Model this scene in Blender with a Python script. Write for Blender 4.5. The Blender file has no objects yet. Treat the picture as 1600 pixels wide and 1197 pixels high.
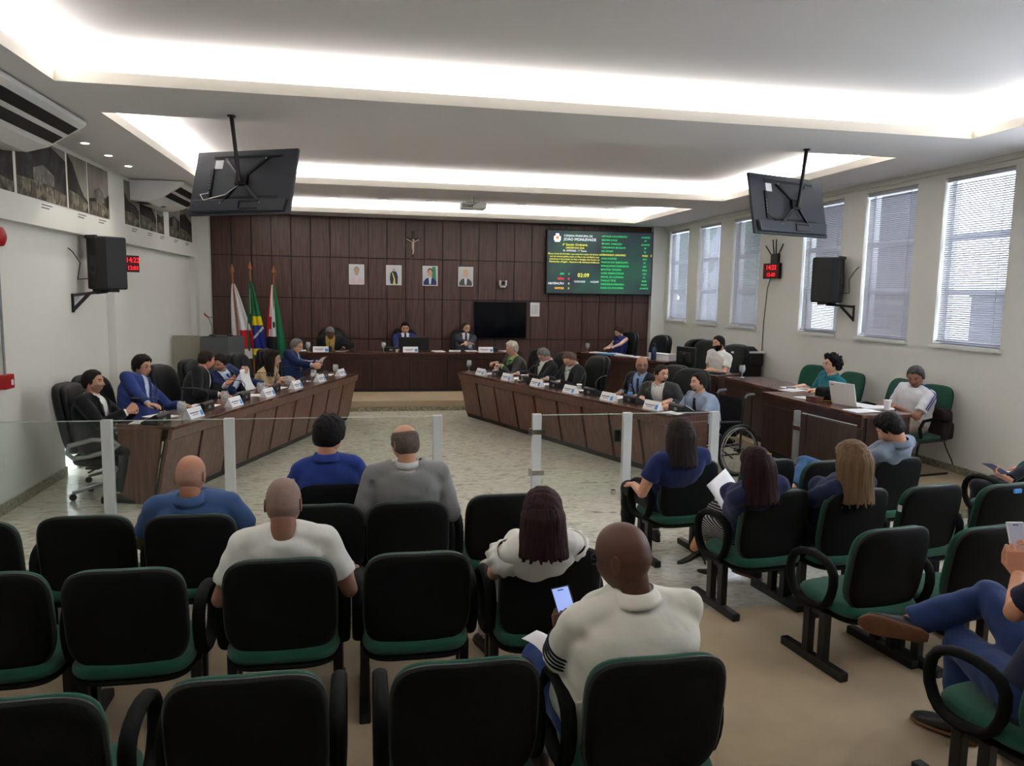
import bpy, bmesh, math, random
import numpy as np
from mathutils import Vector, Matrix
from mathutils.bvhtree import BVHTree

random.seed(7); RNG = np.random.default_rng(7)
SC = bpy.context.scene
COL = SC.collection

# ------------------------------------------------------------------ camera
FPX = 1189.0                                   # focal length in pixels of the 1600 px wide frame
YAW, PITCH, ROLL = math.radians(11.05), math.radians(6.70), math.radians(0.955)
CAMH = 2.05
_cy, _sy, _cp, _sp = math.cos(YAW), math.sin(YAW), math.cos(PITCH), math.sin(PITCH)
_f = np.array([_sy*_cp, _cy*_cp, -_sp]); _r = np.array([_cy, -_sy, 0.0]); _u = np.cross(_r, _f)
_cr, _sr = math.cos(ROLL), math.sin(ROLL)
CR, CU, CF = _r*_cr + _u*_sr, -_r*_sr + _u*_cr, _f
cam_d = bpy.data.cameras.new('camera'); cam = bpy.data.objects.new('camera', cam_d); COL.objects.link(cam)
cam_d.sensor_width = 36.0; cam_d.lens = FPX/1600*36.0; cam_d.clip_start = 0.02; cam_d.clip_end = 300
cam.matrix_world = Matrix(((CR[0], CU[0], -CF[0], 0), (CR[1], CU[1], -CF[1], 0), (CR[2], CU[2], -CF[2], CAMH), (0, 0, 0, 1)))
SC.camera = cam

def at(px, py, x=None, y=None, z=None):
    """the point of the room on the plane x=, y= or z= that the photograph shows at pixel (px, py)"""
    d = CR*(px-800)/FPX - CU*(py-598.5)/FPX + CF
    o = np.array([0, 0, CAMH])
    if x is not None: t = x/d[0]
    elif y is not None: t = y/d[1]
    else: t = (z-CAMH)/d[2]
    return o + d*t

# ------------------------------------------------------------------ colour management, world, daylight
SC.view_settings.view_transform = 'Standard'; SC.view_settings.look = 'None'
SC.view_settings.exposure = 0.05; SC.view_settings.gamma = 1.0
SC.view_settings.use_curve_mapping = False
W = bpy.data.worlds.new('sky'); SC.world = W; W.use_nodes = True
_n = W.node_tree.nodes; _n.clear()
_o = _n.new('ShaderNodeOutputWorld'); _b = _n.new('ShaderNodeBackground')
_b.inputs[0].default_value = (0.80, 0.88, 1.0, 1); _b.inputs[1].default_value = 11.0
W.node_tree.links.new(_b.outputs[0], _o.inputs[0])
SC.cycles.max_bounces = 7; SC.cycles.diffuse_bounces = 4; SC.cycles.glossy_bounces = 3
SC.cycles.transmission_bounces = 6; SC.cycles.transparent_max_bounces = 12
SC.cycles.caustics_reflective = False; SC.cycles.caustics_refractive = False
SC.cycles.sample_clamp_indirect = 0.0

def area(name, loc, size, power, rot=(0, 0, 0), color=(1, 1, 1)):
    l = bpy.data.lights.new(name, 'AREA'); l.shape = 'RECTANGLE'; l.size, l.size_y = size
    l.energy = power; l.color = color
    o = bpy.data.objects.new(name, l); o.location = loc; o.rotation_euler = rot; COL.objects.link(o)
    return o

CEIL = 3.51
TX0, TX1 = -2.17, 5.42                         # the trays' left and right lips
TRAYS = [(1.1, 6.19), (7.18, 11.08), (12.18, 14.95)]
UP = 3.72                                      # upper ceiling inside a tray
COVE = 0.34                                    # how far a cove runs back over the lower ceiling
COVE_W = 16.0                                   # watts per metre of cove strip
LEDC = (1.0, 0.975, 0.925)
def cove_strips():
    """the LED strips that lie in the coves, behind the lips, shining up"""
    for (ya, yb) in TRAYS:
        L, Wd = TX1-TX0, yb-ya
        q = math.radians(35)                   # each strip leans towards the back of its cove
        for loc, sz, rot in ((((TX0+TX1)/2, yb+.19, CEIL+.05), (L+.2, .05), (math.pi+q, 0, 0)), (((TX0+TX1)/2, ya-.19, CEIL+.05), (L+.2, .05), (math.pi-q, 0, 0)),
                             ((TX0-.19, (ya+yb)/2, CEIL+.05), (.05, Wd), (0, math.pi+q, 0)), ((TX1+.19, (ya+yb)/2, CEIL+.05), (.05, Wd), (0, math.pi-q, 0))):
            area('cove_strip_light', loc, sz, COVE_W*max(sz), rot, LEDC)
cove_strips()

# ------------------------------------------------------------------ materials
def lin(c):
    return tuple((v/255/12.92 if v/255 <= .04045 else ((v/255+.055)/1.055)**2.4) for v in c) + (1,)
MATS = {}
def mat(name, rgb, rough=.6, metal=0, spec=.5, emit=None, estr=1, var=.0, vscale=6, bump=0, bscale=60, stretch=(1, 1, 1), trans=0, ior=1.45, coat=0, sheen=0):
    """procedural material: noise-varied base colour and noise bump"""
    if name in MATS: return MATS[name]
    m = bpy.data.materials.new(name); m.use_nodes = True; MATS[name] = m
    nt = m.node_tree; p = nt.nodes['Principled BSDF']
    c = lin(rgb)
    p.inputs['Base Color'].default_value = c; p.inputs['Roughness'].default_value = rough
    p.inputs['Metallic'].default_value = metal; p.inputs['Specular IOR Level'].default_value = spec
    p.inputs['Transmission Weight'].default_value = trans; p.inputs['IOR'].default_value = ior
    p.inputs['Coat Weight'].default_value = coat; p.inputs['Sheen Weight'].default_value = sheen
    if emit:
        p.inputs['Emission Color'].default_value = lin(emit); p.inputs['Emission Strength'].default_value = estr
    if var or bump:
        tc = nt.nodes.new('ShaderNodeTexCoord'); mp = nt.nodes.new('ShaderNodeMapping')
        mp.inputs['Scale'].default_value = stretch
        nt.links.new(tc.outputs['Object'], mp.inputs[0])
    if var:
        n = nt.nodes.new('ShaderNodeTexNoise'); n.inputs['Scale'].default_value = vscale; n.inputs['Detail'].default_value = 4
        nt.links.new(mp.outputs[0], n.inputs['Vector'])
        r = nt.nodes.new('ShaderNodeValToRGB')
        r.color_ramp.elements[0].position = .3; r.color_ramp.elements[1].position = .7
        r.color_ramp.elements[0].color = tuple(v*(1-var) for v in c[:3])+(1,)
        r.color_ramp.elements[1].color = tuple(min(1, v*(1+var)) for v in c[:3])+(1,)
        nt.links.new(n.outputs[0], r.inputs[0]); nt.links.new(r.outputs[0], p.inputs['Base Color'])
    if bump:
        n2 = nt.nodes.new('ShaderNodeTexNoise'); n2.inputs['Scale'].default_value = bscale; n2.inputs['Detail'].default_value = 3
        nt.links.new(mp.outputs[0], n2.inputs['Vector'])
        b = nt.nodes.new('ShaderNodeBump'); b.inputs['Strength'].default_value = bump; b.inputs['Distance'].default_value = .01
        nt.links.new(n2.outputs[0], b.inputs['Height']); nt.links.new(b.outputs[0], p.inputs['Normal'])
    return m

def ramp_mat(name, cols, scale, stretch, rough, detail=6, distort=0, spec=.5, bump=0, coat=0):
    """material whose colour runs through a ramp driven by stretched noise (stone, wood grain, prints)"""
    if name in MATS: return MATS[name]
    m = bpy.data.materials.new(name); m.use_nodes = True; MATS[name] = m
    nt = m.node_tree; p = nt.nodes['Principled BSDF']; p.inputs['Roughness'].default_value = rough
    p.inputs['Specular IOR Level'].default_value = spec; p.inputs['Coat Weight'].default_value = coat
    tc = nt.nodes.new('ShaderNodeTexCoord'); mp = nt.nodes.new('ShaderNodeMapping'); mp.inputs['Scale'].default_value = stretch
    n = nt.nodes.new('ShaderNodeTexNoise'); n.inputs['Scale'].default_value = scale; n.inputs['Detail'].default_value = detail
    n.inputs['Distortion'].default_value = distort
    r = nt.nodes.new('ShaderNodeValToRGB'); e = r.color_ramp.elements
    for k, (pos, c) in enumerate(cols):
        el = e[k] if k < 2 else e.new(pos)
        el.position = pos; el.color = lin(c)
    L = nt.links.new
    L(tc.outputs['Object'], mp.inputs[0]); L(mp.outputs[0], n.inputs['Vector']); L(n.outputs[0], r.inputs[0]); L(r.outputs[0], p.inputs['Base Color'])
    if bump:
        b = nt.nodes.new('ShaderNodeBump'); b.inputs['Strength'].default_value = bump; b.inputs['Distance'].default_value = .01
        L(n.outputs[0], b.inputs['Height']); L(b.outputs[0], p.inputs['Normal'])
    return m

M_WALL = mat('wall paint', (224, 224, 217), .75, var=.015, vscale=1.5, bump=.05, bscale=150)
M_CEIL = mat('ceiling plaster', (232, 229, 229), .85, bump=.03, bscale=100)
M_LIP = mat('cove lip paint', (186, 182, 172), .7, bump=.02, bscale=100)
M_MARBLE = ramp_mat('veined stone floor', [(.27, (138, 133, 115)), (.37, (180, 175, 156)), (.50, (202, 198, 182)), (.72, (216, 212, 198))], 6.5, (1.0, 2.3, 1), .16, 10, 1.6)
M_GRAN = ramp_mat('granite skirting', [(.3, (92, 88, 74)), (.5, (140, 135, 116)), (.7, (176, 171, 150))], 28, (1, 1, 1), .35, 6)
M_CARPET = mat('beige carpet', (180, 162, 136), .95, spec=.1, var=.07, vscale=3, bump=.6, bscale=350)
M_DAIS = mat('beige dais floor covering', (176, 158, 132), .8, spec=.2, var=.05, vscale=3, bump=.2, bscale=250)
M_PANEL = ramp_mat('dark wood wall panel', [(.3, (62, 42, 37)), (.5, (80, 55, 48)), (.7, (95, 68, 60))], 4, (9, 9, .45), .36, 5, .3)
M_GROOVE = mat('panel groove', (22, 15, 14), .7, var=.1, vscale=20)
M_DESK = ramp_mat('walnut desk front', [(.3, (72, 42, 32)), (.5, (94, 58, 44)), (.72, (114, 74, 56))], 4, (8, 8, .4), .3, 5, .3)
M_DESKTOP = ramp_mat('polished dark desk top', [(.3, (68, 40, 33)), (.5, (86, 53, 43)), (.7, (104, 66, 54))], 5, (6, 1.2, 2), .22, 5, .3)
M_DARKWOOD = ramp_mat('dark wood', [(.3, (42, 25, 22)), (.5, (56, 34, 29)), (.7, (68, 43, 37))], 4, (8, 8, .4), .3, 5, .3)
M_DARKGAP = mat('dark recess lining', (26, 16, 14), .6, var=.1, vscale=20)
M_BLACK = mat('black plastic', (16, 16, 17), .45, var=.08, vscale=10, bump=.05, bscale=200)
M_SHELL = mat('black shell plastic', (9, 9, 10), .75, spec=.22, var=.1, vscale=8, bump=.25, bscale=260)
M_RIM = mat('dark grey plastic edge', (42, 45, 44), .4, var=.05, vscale=10)
M_GREEN = mat('green seat fabric', (28, 84, 66), .9, spec=.2, var=.1, vscale=12, bump=.5, bscale=420, sheen=.2)
M_METAL = mat('black painted steel', (20, 20, 21), .38, var=.06, vscale=8)
M_LEATHER = mat('black leather', (17, 19, 21), .48, spec=.3, var=.1, vscale=14, bump=.22, bscale=90)
M_SILVER = mat('grey satin metal', (150, 152, 152), .35, metal=.4, var=.04, vscale=10)
M_CHROME = mat('chrome', (200, 200, 200), .18, metal=1, var=.03, vscale=10)
M_WHITE = mat('white plastic', (226, 226, 224), .4, var=.02, vscale=6)
M_PAPER = mat('white paper', (236, 236, 238), .8, var=.015, vscale=12)
M_SCREEN = mat('black screen glass', (8, 11, 18), .08, var=.05, vscale=3)
M_TVBACK = mat('charcoal tv back', (52, 56, 64), .5, var=.06, vscale=5, bump=.05, bscale=200)
M_FABR = mat('dark fabric', (24, 24, 27), .9, spec=.2, var=.1, vscale=20, bump=.3, bscale=300)
M_POST = mat('white aluminium post', (196, 199, 200), .4, var=.02, vscale=8)
M_BLUE = mat('sky blue print', (70, 150, 220), .6, var=.05, vscale=20)
M_INK = mat('printed ink', (120, 126, 150), .8, var=.1, vscale=60)
M_RED = mat('red enamel', (170, 26, 28), .4, var=.06, vscale=10)

def glass_mat(name, tint, rough=0.0, haze=.05):
    m = bpy.data.materials.new(name); m.use_nodes = True; MATS[name] = m
    nt = m.node_tree; nt.nodes.clear(); L = nt.links.new
    o = nt.nodes.new('ShaderNodeOutputMaterial'); mx = nt.nodes.new('ShaderNodeMixShader'); fr = nt.nodes.new('ShaderNodeFresnel')
    tr = nt.nodes.new('ShaderNodeBsdfTransparent'); gl = nt.nodes.new('ShaderNodeBsdfGlossy'); df = nt.nodes.new('ShaderNodeBsdfDiffuse')
    m2 = nt.nodes.new('ShaderNodeMixShader'); ns = nt.nodes.new('ShaderNodeTexNoise'); mm = nt.nodes.new('ShaderNodeMath')
    ns.inputs['Scale'].default_value = 3; mm.operation = 'MULTIPLY'; mm.inputs[1].default_value = haze*2
    fr.inputs[0].default_value = 1.45; tr.inputs[0].default_value = lin(tint); gl.inputs['Roughness'].default_value = rough
    df.inputs[0].default_value = lin((232, 238, 236))
    L(ns.outputs[0], mm.inputs[0]); L(mm.outputs[0], m2.inputs[0]); L(tr.outputs[0], m2.inputs[1]); L(df.outputs[0], m2.inputs[2])
    ge = nt.nodes.new('ShaderNodeNewGeometry'); sb = nt.nodes.new('ShaderNodeMath'); sb.operation = 'SUBTRACT'; sb.inputs[0].default_value = 1.0; ml = nt.nodes.new('ShaderNodeMath'); ml.operation = 'MULTIPLY'
    L(ge.outputs['Backfacing'], sb.inputs[1]); L(sb.outputs[0], ml.inputs[0]); L(fr.outputs[0], ml.inputs[1]); L(ml.outputs[0], mx.inputs[0]); L(m2.outputs[0], mx.inputs[1]); L(gl.outputs[0], mx.inputs[2]); L(mx.outputs[0], o.inputs[0])
    return m
M_GLASS = glass_mat('barrier glass', (251, 254, 252), .0, .012)
M_PANE = glass_mat('window pane', (250, 252, 252), .0, .004)
M_CUP = glass_mat('drinking glass', (254, 254, 254), .02, .22)
M_WATER = glass_mat('bottle plastic', (244, 249, 254), .05, .15)

# ------------------------------------------------------------------ mesh helpers
class MB:
    """collects quads and polygons in world or local metres, then builds one mesh object"""
    def __init__(s): s.v = []; s.f = []; s.mi = []
    def add(s, vs, fs, mi=0):
        o = len(s.v); s.v += [tuple(map(float, p)) for p in vs]; s.f += [tuple(i+o for i in f) for f in fs]; s.mi += [mi]*len(fs); return s
    def box(s, a, b, mi=0):
        (x0, y0, z0), (x1, y1, z1) = a, b
        return s.add([(x0, y0, z0), (x1, y0, z0), (x1, y1, z0), (x0, y1, z0), (x0, y0, z1), (x1, y0, z1), (x1, y1, z1), (x0, y1, z1)],
                     [(0, 3, 2, 1), (4, 5, 6, 7), (0, 1, 5, 4), (1, 2, 6, 5), (2, 3, 7, 6), (3, 0, 4, 7)], mi)
    def bar(s, p, q, w, h=None, up=(0, 0, 1), mi=0):
        p, q = Vector(p), Vector(q); h = h or w; d = (q-p).normalized(); up = Vector(up)
        if abs(d.dot(up)) > .95: up = Vector((0, 1, 0)) if abs(d.y) < .9 else Vector((1, 0, 0))
        r = d.cross(up).normalized()*w/2; u = r.cross(d).normalized()*h/2
        vs = [p-r-u, p+r-u, p+r+u, p-r+u, q-r-u, q+r-u, q+r+u, q-r+u]
        return s.add(vs, [(0, 3, 2, 1), (4, 5, 6, 7), (0, 1, 5, 4), (1, 2, 6, 5), (2, 3, 7, 6), (3, 0, 4, 7)], mi)
    def tube(s, pts, rad, n=10, closed=False, flat=1.0, up=(0, 0, 1), mi=0):
        pts = [Vector(p) for p in pts]; k = len(pts); rad = [rad]*k if not hasattr(rad, '__len__') else rad
        rings = []; up = Vector(up); pr = None
        for i, p in enumerate(pts):
            a = pts[(i-1) % k] if (closed or i > 0) else p; b = pts[(i+1) % k] if (closed or i < k-1) else p
            d = (b-a).normalized()
            r = d.cross(up) if (pr is None or closed) else pr-d*pr.dot(d)      # open tubes carry their frame along without twisting
            if r.length < 1e-3: r = d.cross(Vector((0, 1, 0)) if abs(d.y) < .9 else Vector((1, 0, 0)))
            r.normalize(); u = r.cross(d).normalized(); pr = r
            rings.append([p + r*math.cos(t)*rad[i] + u*math.sin(t)*rad[i]*flat for t in [2*math.pi*j/n for j in range(n)]])
        vs = [v for rg in rings for v in rg]; fs = []
        for i in range(k if closed else k-1):
            for j in range(n):
                a, b = i*n+j, i*n+(j+1) % n; c, d = ((i+1) % k)*n+(j+1) % n, ((i+1) % k)*n+j
                fs.append((a, b, c, d))
        if not closed: fs += [tuple(range(n-1, -1, -1)), tuple(range((k-1)*n, k*n))]
        return s.add(vs, fs, mi)
    def lathe(s, prof, c=(0, 0, 0), n=16, mi=0):
        cx, cy, cz = c; vs = []; fs = []
        for (r, z) in prof:
            vs += [(cx+r*math.cos(2*math.pi*j/n), cy+r*math.sin(2*math.pi*j/n), cz+z) for j in range(n)]
        for i in range(len(prof)-1):
            for j in range(n): fs.append((i*n+j, i*n+(j+1) % n, (i+1)*n+(j+1) % n, (i+1)*n+j))
        fs += [tuple(range(n-1, -1, -1)), tuple(range((len(prof)-1)*n, len(prof)*n))]
        return s.add(vs, fs, mi)
    def prism(s, poly, off, mi=0):
        n = len(poly); off = Vector(off); a = [Vector(p) for p in poly]; b = [p+off for p in a]
        return s.add(a+b, [tuple(range(n-1, -1, -1)), tuple(range(n, 2*n))] + [(i, (i+1) % n, n+(i+1) % n, n+i) for i in range(n)], mi)
    def ball(s, c, r, nu=12, nv=8, mi=0):
        r = (r, r, r) if not hasattr(r, '__len__') else r; vs = []; fs = []
        for i in range(nv+1):
            t = math.pi*i/nv
            vs += [(c[0]+r[0]*math.sin(t)*math.cos(2*math.pi*j/nu), c[1]+r[1]*math.sin(t)*math.sin(2*math.pi*j/nu), c[2]+r[2]*math.cos(t)) for j in range(nu)]
        for i in range(nv):
            for j in range(nu): fs.append((i*nu+j, (i+1)*nu+j, (i+1)*nu+(j+1) % nu, i*nu+(j+1) % nu))
        return s.add(vs, fs, mi)
    def cushion(s, W, H, T, e=5.0, n=40, rim=.35, curve=0.0, mi=0):
        """rounded superellipse pad in the XZ plane, thickness along Y, front at -T/2; curve bows the middle"""
        vs = []; fs = []
        prof = [(0, -.5), (.55, -.5), (.86, -.47), (.965, -.33), (1, -.12), (1, .12), (.965, .33), (.86, .47), (.55, .5), (0, .5)]
        for (k, t) in prof:
            for j in range(n):
                a = 2*math.pi*j/n; ca, sa = math.cos(a), math.sin(a)
                x = math.copysign(abs(ca)**(2/e), ca)*W/2*k; z = math.copysign(abs(sa)**(2/e), sa)*H/2*k
                vs.append((x, t*T + curve*(1-(2*x/W)**2), z))
        for i in range(len(prof)-1):
            for j in range(n): fs.append((i*n+j, i*n+(j+1) % n, (i+1)*n+(j+1) % n, (i+1)*n+j))
        return s.add(vs, fs, mi)
    def moved(s, M):
        s.v = [tuple(M @ Vector(p)) for p in s.v]; return s
    def build(s, name, m, parent=None, smooth=None, bevel=0, loc=None, rz=0):
        me = bpy.data.meshes.new(name); me.from_pydata(s.v, [], s.f)
        for x in (m if isinstance(m, (list, tuple)) else [m]): me.materials.append(x)
        if any(s.mi): me.polygons.foreach_set('material_index', s.mi)
        bm = bmesh.new(); bm.from_mesh(me); bmesh.ops.remove_doubles(bm, verts=bm.verts, dist=1e-6)
        bmesh.ops.recalc_face_normals(bm, faces=bm.faces); bm.to_mesh(me); bm.free()
        if smooth is not None:
            me.polygons.foreach_set('use_smooth', [True]*len(me.polygons))
            if smooth < 180: me.set_sharp_from_angle(angle=math.radians(smooth))
        o = bpy.data.objects.new(name, me); COL.objects.link(o)
        if bevel:
            b = o.modifiers.new('bevel', 'BEVEL'); b.width = bevel; b.segments = 2; b.limit_method = 'ANGLE'; b.angle_limit = math.radians(40)
        if parent: o.parent = parent
        if loc is not None: o.location = loc
        o.rotation_euler.z = rz
        return o

def tag(o, label=None, cat=None, group=None, kind=None):
    if label: o['label'] = label
    if cat: o['category'] = cat
    if group: o['group'] = group
    if kind: o['kind'] = kind
    return o
def thing(name, label, cat, loc=(0, 0, 0), rz=0, group=None):
    o = bpy.data.objects.new(name, None); COL.objects.link(o); o.empty_display_size = .1
    o.location = loc; o.rotation_euler.z = rz
    return tag(o, label, cat, group)
KIDS = {}
def copy_tree(o, parent=None):
    c = o.copy(); COL.objects.link(c)
    if parent: c.parent = parent
    for ch in [k for k in o.children]: copy_tree(ch, c)
    return c
def struct(o, label=None): return tag(o, label, kind='structure')
def text(body, name, size, m, parent, loc, rot, align='LEFT', ext=.0008):
    """lettering turned into a mesh"""
    cu = bpy.data.curves.new(name, 'FONT'); cu.body = body; cu.size = size; cu.align_x = align; cu.extrude = ext; cu.resolution_u = 2
    t = bpy.data.objects.new(name, cu); COL.objects.link(t)
    me = bpy.data.meshes.new_from_object(t.evaluated_get(bpy.context.evaluated_depsgraph_get()))
    bpy.data.objects.remove(t); bpy.data.curves.remove(cu)
    o = bpy.data.objects.new(name, me); COL.objects.link(o); me.materials.clear(); me.materials.append(m)
    o.parent = parent; o.location = loc; o.rotation_euler = rot
    return o
# ------------------------------------------------------------------ the room
XL, XR, YB, YF = -3.20, 6.36, 15.70, -3.0
DZ = 0.18                                      # height of the dais
CZ = 0.06                                      # height of the carpeted audience step
def S(mb, name, m, smooth=None, bevel=0): return struct(mb.build(name, m, smooth=smooth, bevel=bevel))

S(MB().box((XL-.2, 4.30, -.1), (XR+.2, YB+.2, 0)), 'floor', M_MARBLE)
S(MB().box((XL-.2, YF, -.1), (XR+.2, 4.34, CZ)), 'floor_carpet', M_CARPET)
dais = [(XL, 13.15), (4.0, 13.15), (4.4, 10.95), (4.93, 10.35), (4.93, 8.55), (4.58, 8.40), (4.55, 6.10), (XR, 6.10), (XR, YB), (XL, YB)]
S(MB().prism([(x, y, .07) for x, y in dais], (0, 0, DZ-.07)), 'floor_dais', M_DAIS, bevel=.008)
o = MB()
for (a, b) in zip(dais[:7], dais[1:8]):
    o.bar((a[0], a[1], .035), (b[0], b[1], .035), .03, .07)
S(o, 'trim_1', M_GRAN)

# left wall: lower plane, doorway, beam that carries the old photographs, pilasters
w = MB()
w.box((XL-.2, YF, 0), (XL, 8.90, CEIL)).box((XL-.2, 9.22, 0), (XL, YB, CEIL)).box((XL-.2, 8.90, .80), (XL, 9.22, CEIL))
w.box((XL, YF, 2.63), (-3.10, 10.48, CEIL)).box((XL, 11.0, 2.63), (-3.10, 15.25, CEIL))
w.box((XL, 10.48, 0), (-3.10, 11.0, CEIL)).box((XL, 15.25, DZ), (-3.10, YB, CEIL))
S(w, 'wall_left', M_WALL)
S(MB().box((-3.10, 15.55, DZ), (-2.89, YB, CEIL)).box((6.05, 15.55, DZ), (XR, YB, CEIL)), 'trim_2', M_WALL)
b = MB()
b.box((XL, YF, CZ), (XL+.018, 4.34, CZ+.1)).box((XL, 4.34, 0), (XL+.018, 8.90, .1)).box((XL, 9.22, 0), (XL+.018, 10.48, .1)).box((-3.10, 10.48, 0), (-3.082, 11.0, .1)).box((XL, 11.0, 0), (XL+.018, 13.15, .1))
S(b, 'baseboard_left', M_GRAN)
# passage seen through the doorway
S(MB().box((-7.0, 7.5, -.1), (XL-.2, 20, 0)), 'floor_passage', mat('pale passage tiles', (214, 214, 222), .4, var=.02, vscale=2))
S(MB().box((-7.2, 7.5, 0), (-7.0, 20, 3.2)).box((-7.0, 19.8, 0), (-3.4, 20, 3.2)), 'wall_passage', mat('dimmed passage wall', (96, 96, 94), .8, var=.03, vscale=2))  # white wall darkened in colour to pass for weaker light
S(MB().box((-7.2, 7.3, 3.2), (XL-.2, 9.4, 3.3)).box((-7.2, 12.2, 3.2), (XL-.2, 20, 3.3)), 'ceiling_passage_blocker', M_WALL)  # unseen roof added to shade the passage, its gap brightening the floor

# right wall with six tall windows
WIN = [(14.43, 15.40), (13.05, 13.97), (11.60, 12.56), (9.43, 10.37), (8.03, 8.96), (6.66, 7.60)]
WZ0, WZ1 = 1.57, 3.40
WNEAR = [(4.75, 5.70), (3.35, 4.28), (1.92, 2.86)]   # unseen windows added nearer than the frame to let in daylight
w = MB(); ys = [YF] + [v for a, b in reversed(WIN+WNEAR) for v in (a, b)] + [YB]
for i in range(0, len(ys), 2): w.box((XR, ys[i], WZ0), (XR+.22, ys[i+1], WZ1))
w.box((XR, YF, 0), (XR+.22, YB, WZ0)).box((XR, YF, WZ1), (XR+.22, YB, CEIL+.3)).box((XR-.05, YF, 3.455), (XR, YB, CEIL))
S(w, 'wall_right', M_WALL)
S(MB().box((XR-.018, YF, CZ), (XR, 4.34, CZ+.08)).box((XR-.018, 4.34, 0), (XR, 6.10, .08)).box((XR-.018, 6.10, DZ), (XR, 15.55, DZ+.08)), 'baseboard_right', M_GRAN)
M_SLAT = mat('white blind slats', (172, 172, 180), .45, var=.03, vscale=10)
M_FRAME = mat('white window metal', (222, 222, 226), .4, var=.02, vscale=8)
ORD = ['first', 'second', 'third', 'fourth', 'fifth', 'sixth']
TILT = [58, 52, 58, 54, 62, 50]
for i, (a, b) in enumerate(WIN):
    f = MB(); t = .04; x0, x1 = XR+.12, XR+.17
    f.box((x0, a, WZ0), (x1, a+t, WZ1)).box((x0, b-t, WZ0), (x1, b, WZ1)).box((x0, a+t, WZ0), (x1, b-t, WZ0+t)).box((x0, a+t, WZ1-t), (x1, b-t, WZ1))
    for z in (2.15, 2.75): f.box((x0, a+t, z-.03), (x1, b-t, z+.03))
    win = struct(f.build('window_%d' % (i+1), M_FRAME))
    MB().box((XR+.14, a+t, WZ0+t), (XR+.146, b-t, WZ1-t)).build('pane', M_PANE, win)
    MB().box((XR-.035, a-.02, WZ0-.045), (XR+.12, b+.02, WZ0)).build('sill', mat('white sill stone', (226, 226, 222), .4, var=.02, vscale=8), win)
    kind = ['dark green', 'bright white', 'dim green', 'half bright', 'dark grey', 'glaring sunlit'][i]
    v = thing('venetian_blind', '%s venetian blind on the %s tall window from the back wall' % (kind, ORD[i]), 'blind', (XR+.045, (a+b)/2, WZ0), 0, 'venetian blinds on the right wall')
    hw = (b-a)/2-.012; H = WZ1-WZ0
    MB().box((-.02, -hw, H-.045), (.02, hw, H-.005)).build('headrail', M_SLAT, v)
    s = MB(); pitch = .0235; n = int((H-.10)/pitch); ta = math.radians(TILT[i])
    for k in range(n):
        z = .055+k*pitch; dx, dz = .0125*math.cos(ta), .0125*math.sin(ta)
        s.add([(-dx, -hw, z-dz), (-dx, hw, z-dz), (0, hw, z+.0015), (0, -hw, z+.0015), (dx, hw, z+dz), (dx, -hw, z+dz)], [(0, 1, 2, 3), (3, 2, 4, 5)])
    s.build('slats', M_SLAT, v)
    MB().box((-.013, -hw, .022), (.013, hw, .04)).build('bottom_rail', M_SLAT, v)
    for yy in (-hw*.72, hw*.72): MB().tube([(-.016, yy, .03), (-.016, yy, H-.03)], .0025, 5).build('ladder_cord', M_SLAT, v)

for i, (a, b) in enumerate(WNEAR):  # added out-of-frame windows, there to brighten the hall
    f = MB(); t = .04; x0, x1 = XR+.12, XR+.17
    f.box((x0, a, WZ0), (x1, a+t, WZ1)).box((x0, b-t, WZ0), (x1, b, WZ1)).box((x0, a+t, WZ0), (x1, b-t, WZ0+t)).box((x0, a+t, WZ1-t), (x1, b-t, WZ1))
    for z in (2.15, 2.75): f.box((x0, a+t, z-.03), (x1, b-t, z+.03))
    win = struct(f.build('window_%d' % (i+7), M_FRAME))
    MB().box((XR+.14, a+t, WZ0+t), (XR+.146, b-t, WZ1-t)).build('pane', M_PANE, win)

# back wall: dark veneered panels with open joints
S(MB().box((XL-.2, YB+.02, 0), (XR+.2, YB+.2, CEIL+.3)), 'wall_back', M_GROOVE)
p = MB(); x = -2.89; g = .009
zs = [DZ, 1.09, 1.90, 2.71, CEIL]
nx = 24; pw = (6.05+2.89)/nx
for k in range(nx):
    for z0, z1 in zip(zs, zs[1:]):
        p.box((x+k*pw+g, YB, z0+g), (x+(k+1)*pw-g, YB+.02, z1-g))
S(p, 'wall_back_panels', M_PANEL)
S(MB().box((XL-.2, YF-.2, 0), (XR+.2, YF, CEIL+.3)), 'wall_front', M_WALL)

# ceiling: soffit with three trays, lips, coves, upper ceilings
c = MB(); yb_ = YF
for (ya, yb) in TRAYS + [(YB+.2, None)]:
    c.box((XL-.2, yb_, CEIL), (XR+.2, ya, CEIL+.02))
    if yb is None: break
    c.box((XL-.2, ya, CEIL), (TX0, yb, CEIL+.02)).box((TX1, ya, CEIL), (XR+.2, yb, CEIL+.02)); yb_ = yb
    cw = COVE; X0, X1, Y0, Y1 = TX0-cw, TX1+cw, ya-cw, yb+cw
    c.box((X0, Y0, UP), (X1, Y1, UP+.02))
    c.box((X0-.02, Y0, CEIL+.02), (X0, Y1, UP)).box((X1, Y0, CEIL+.02), (X1+.02, Y1, UP)).box((X0, Y0-.02, CEIL+.02), (X1, Y0, UP)).box((X0, Y1, CEIL+.02), (X1, Y1+.02, UP))
S(c, 'ceiling', M_CEIL)
l = MB()
for (ya, yb) in TRAYS:
    e = .085; q = .004; z0 = CEIL+.0006
    l.box((TX0-.02, ya-.02, z0), (TX0+q, yb+.02, CEIL+e)).box((TX1-q, ya-.02, z0), (TX1+.02, yb+.02, CEIL+e)).box((TX0, ya-.02, z0), (TX1, ya+q, CEIL+e)).box((TX0, yb-q, z0), (TX1, yb+.02, CEIL+e))
S(l, 'trim_3', M_LIP)
S(MB().box((XL-.3, YF-.3, 4.0), (XR+.3, YB+.3, 4.1)), 'ceiling_leak_cap', M_CEIL)  # unseen cap added above to stop sky light leaking in

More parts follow.
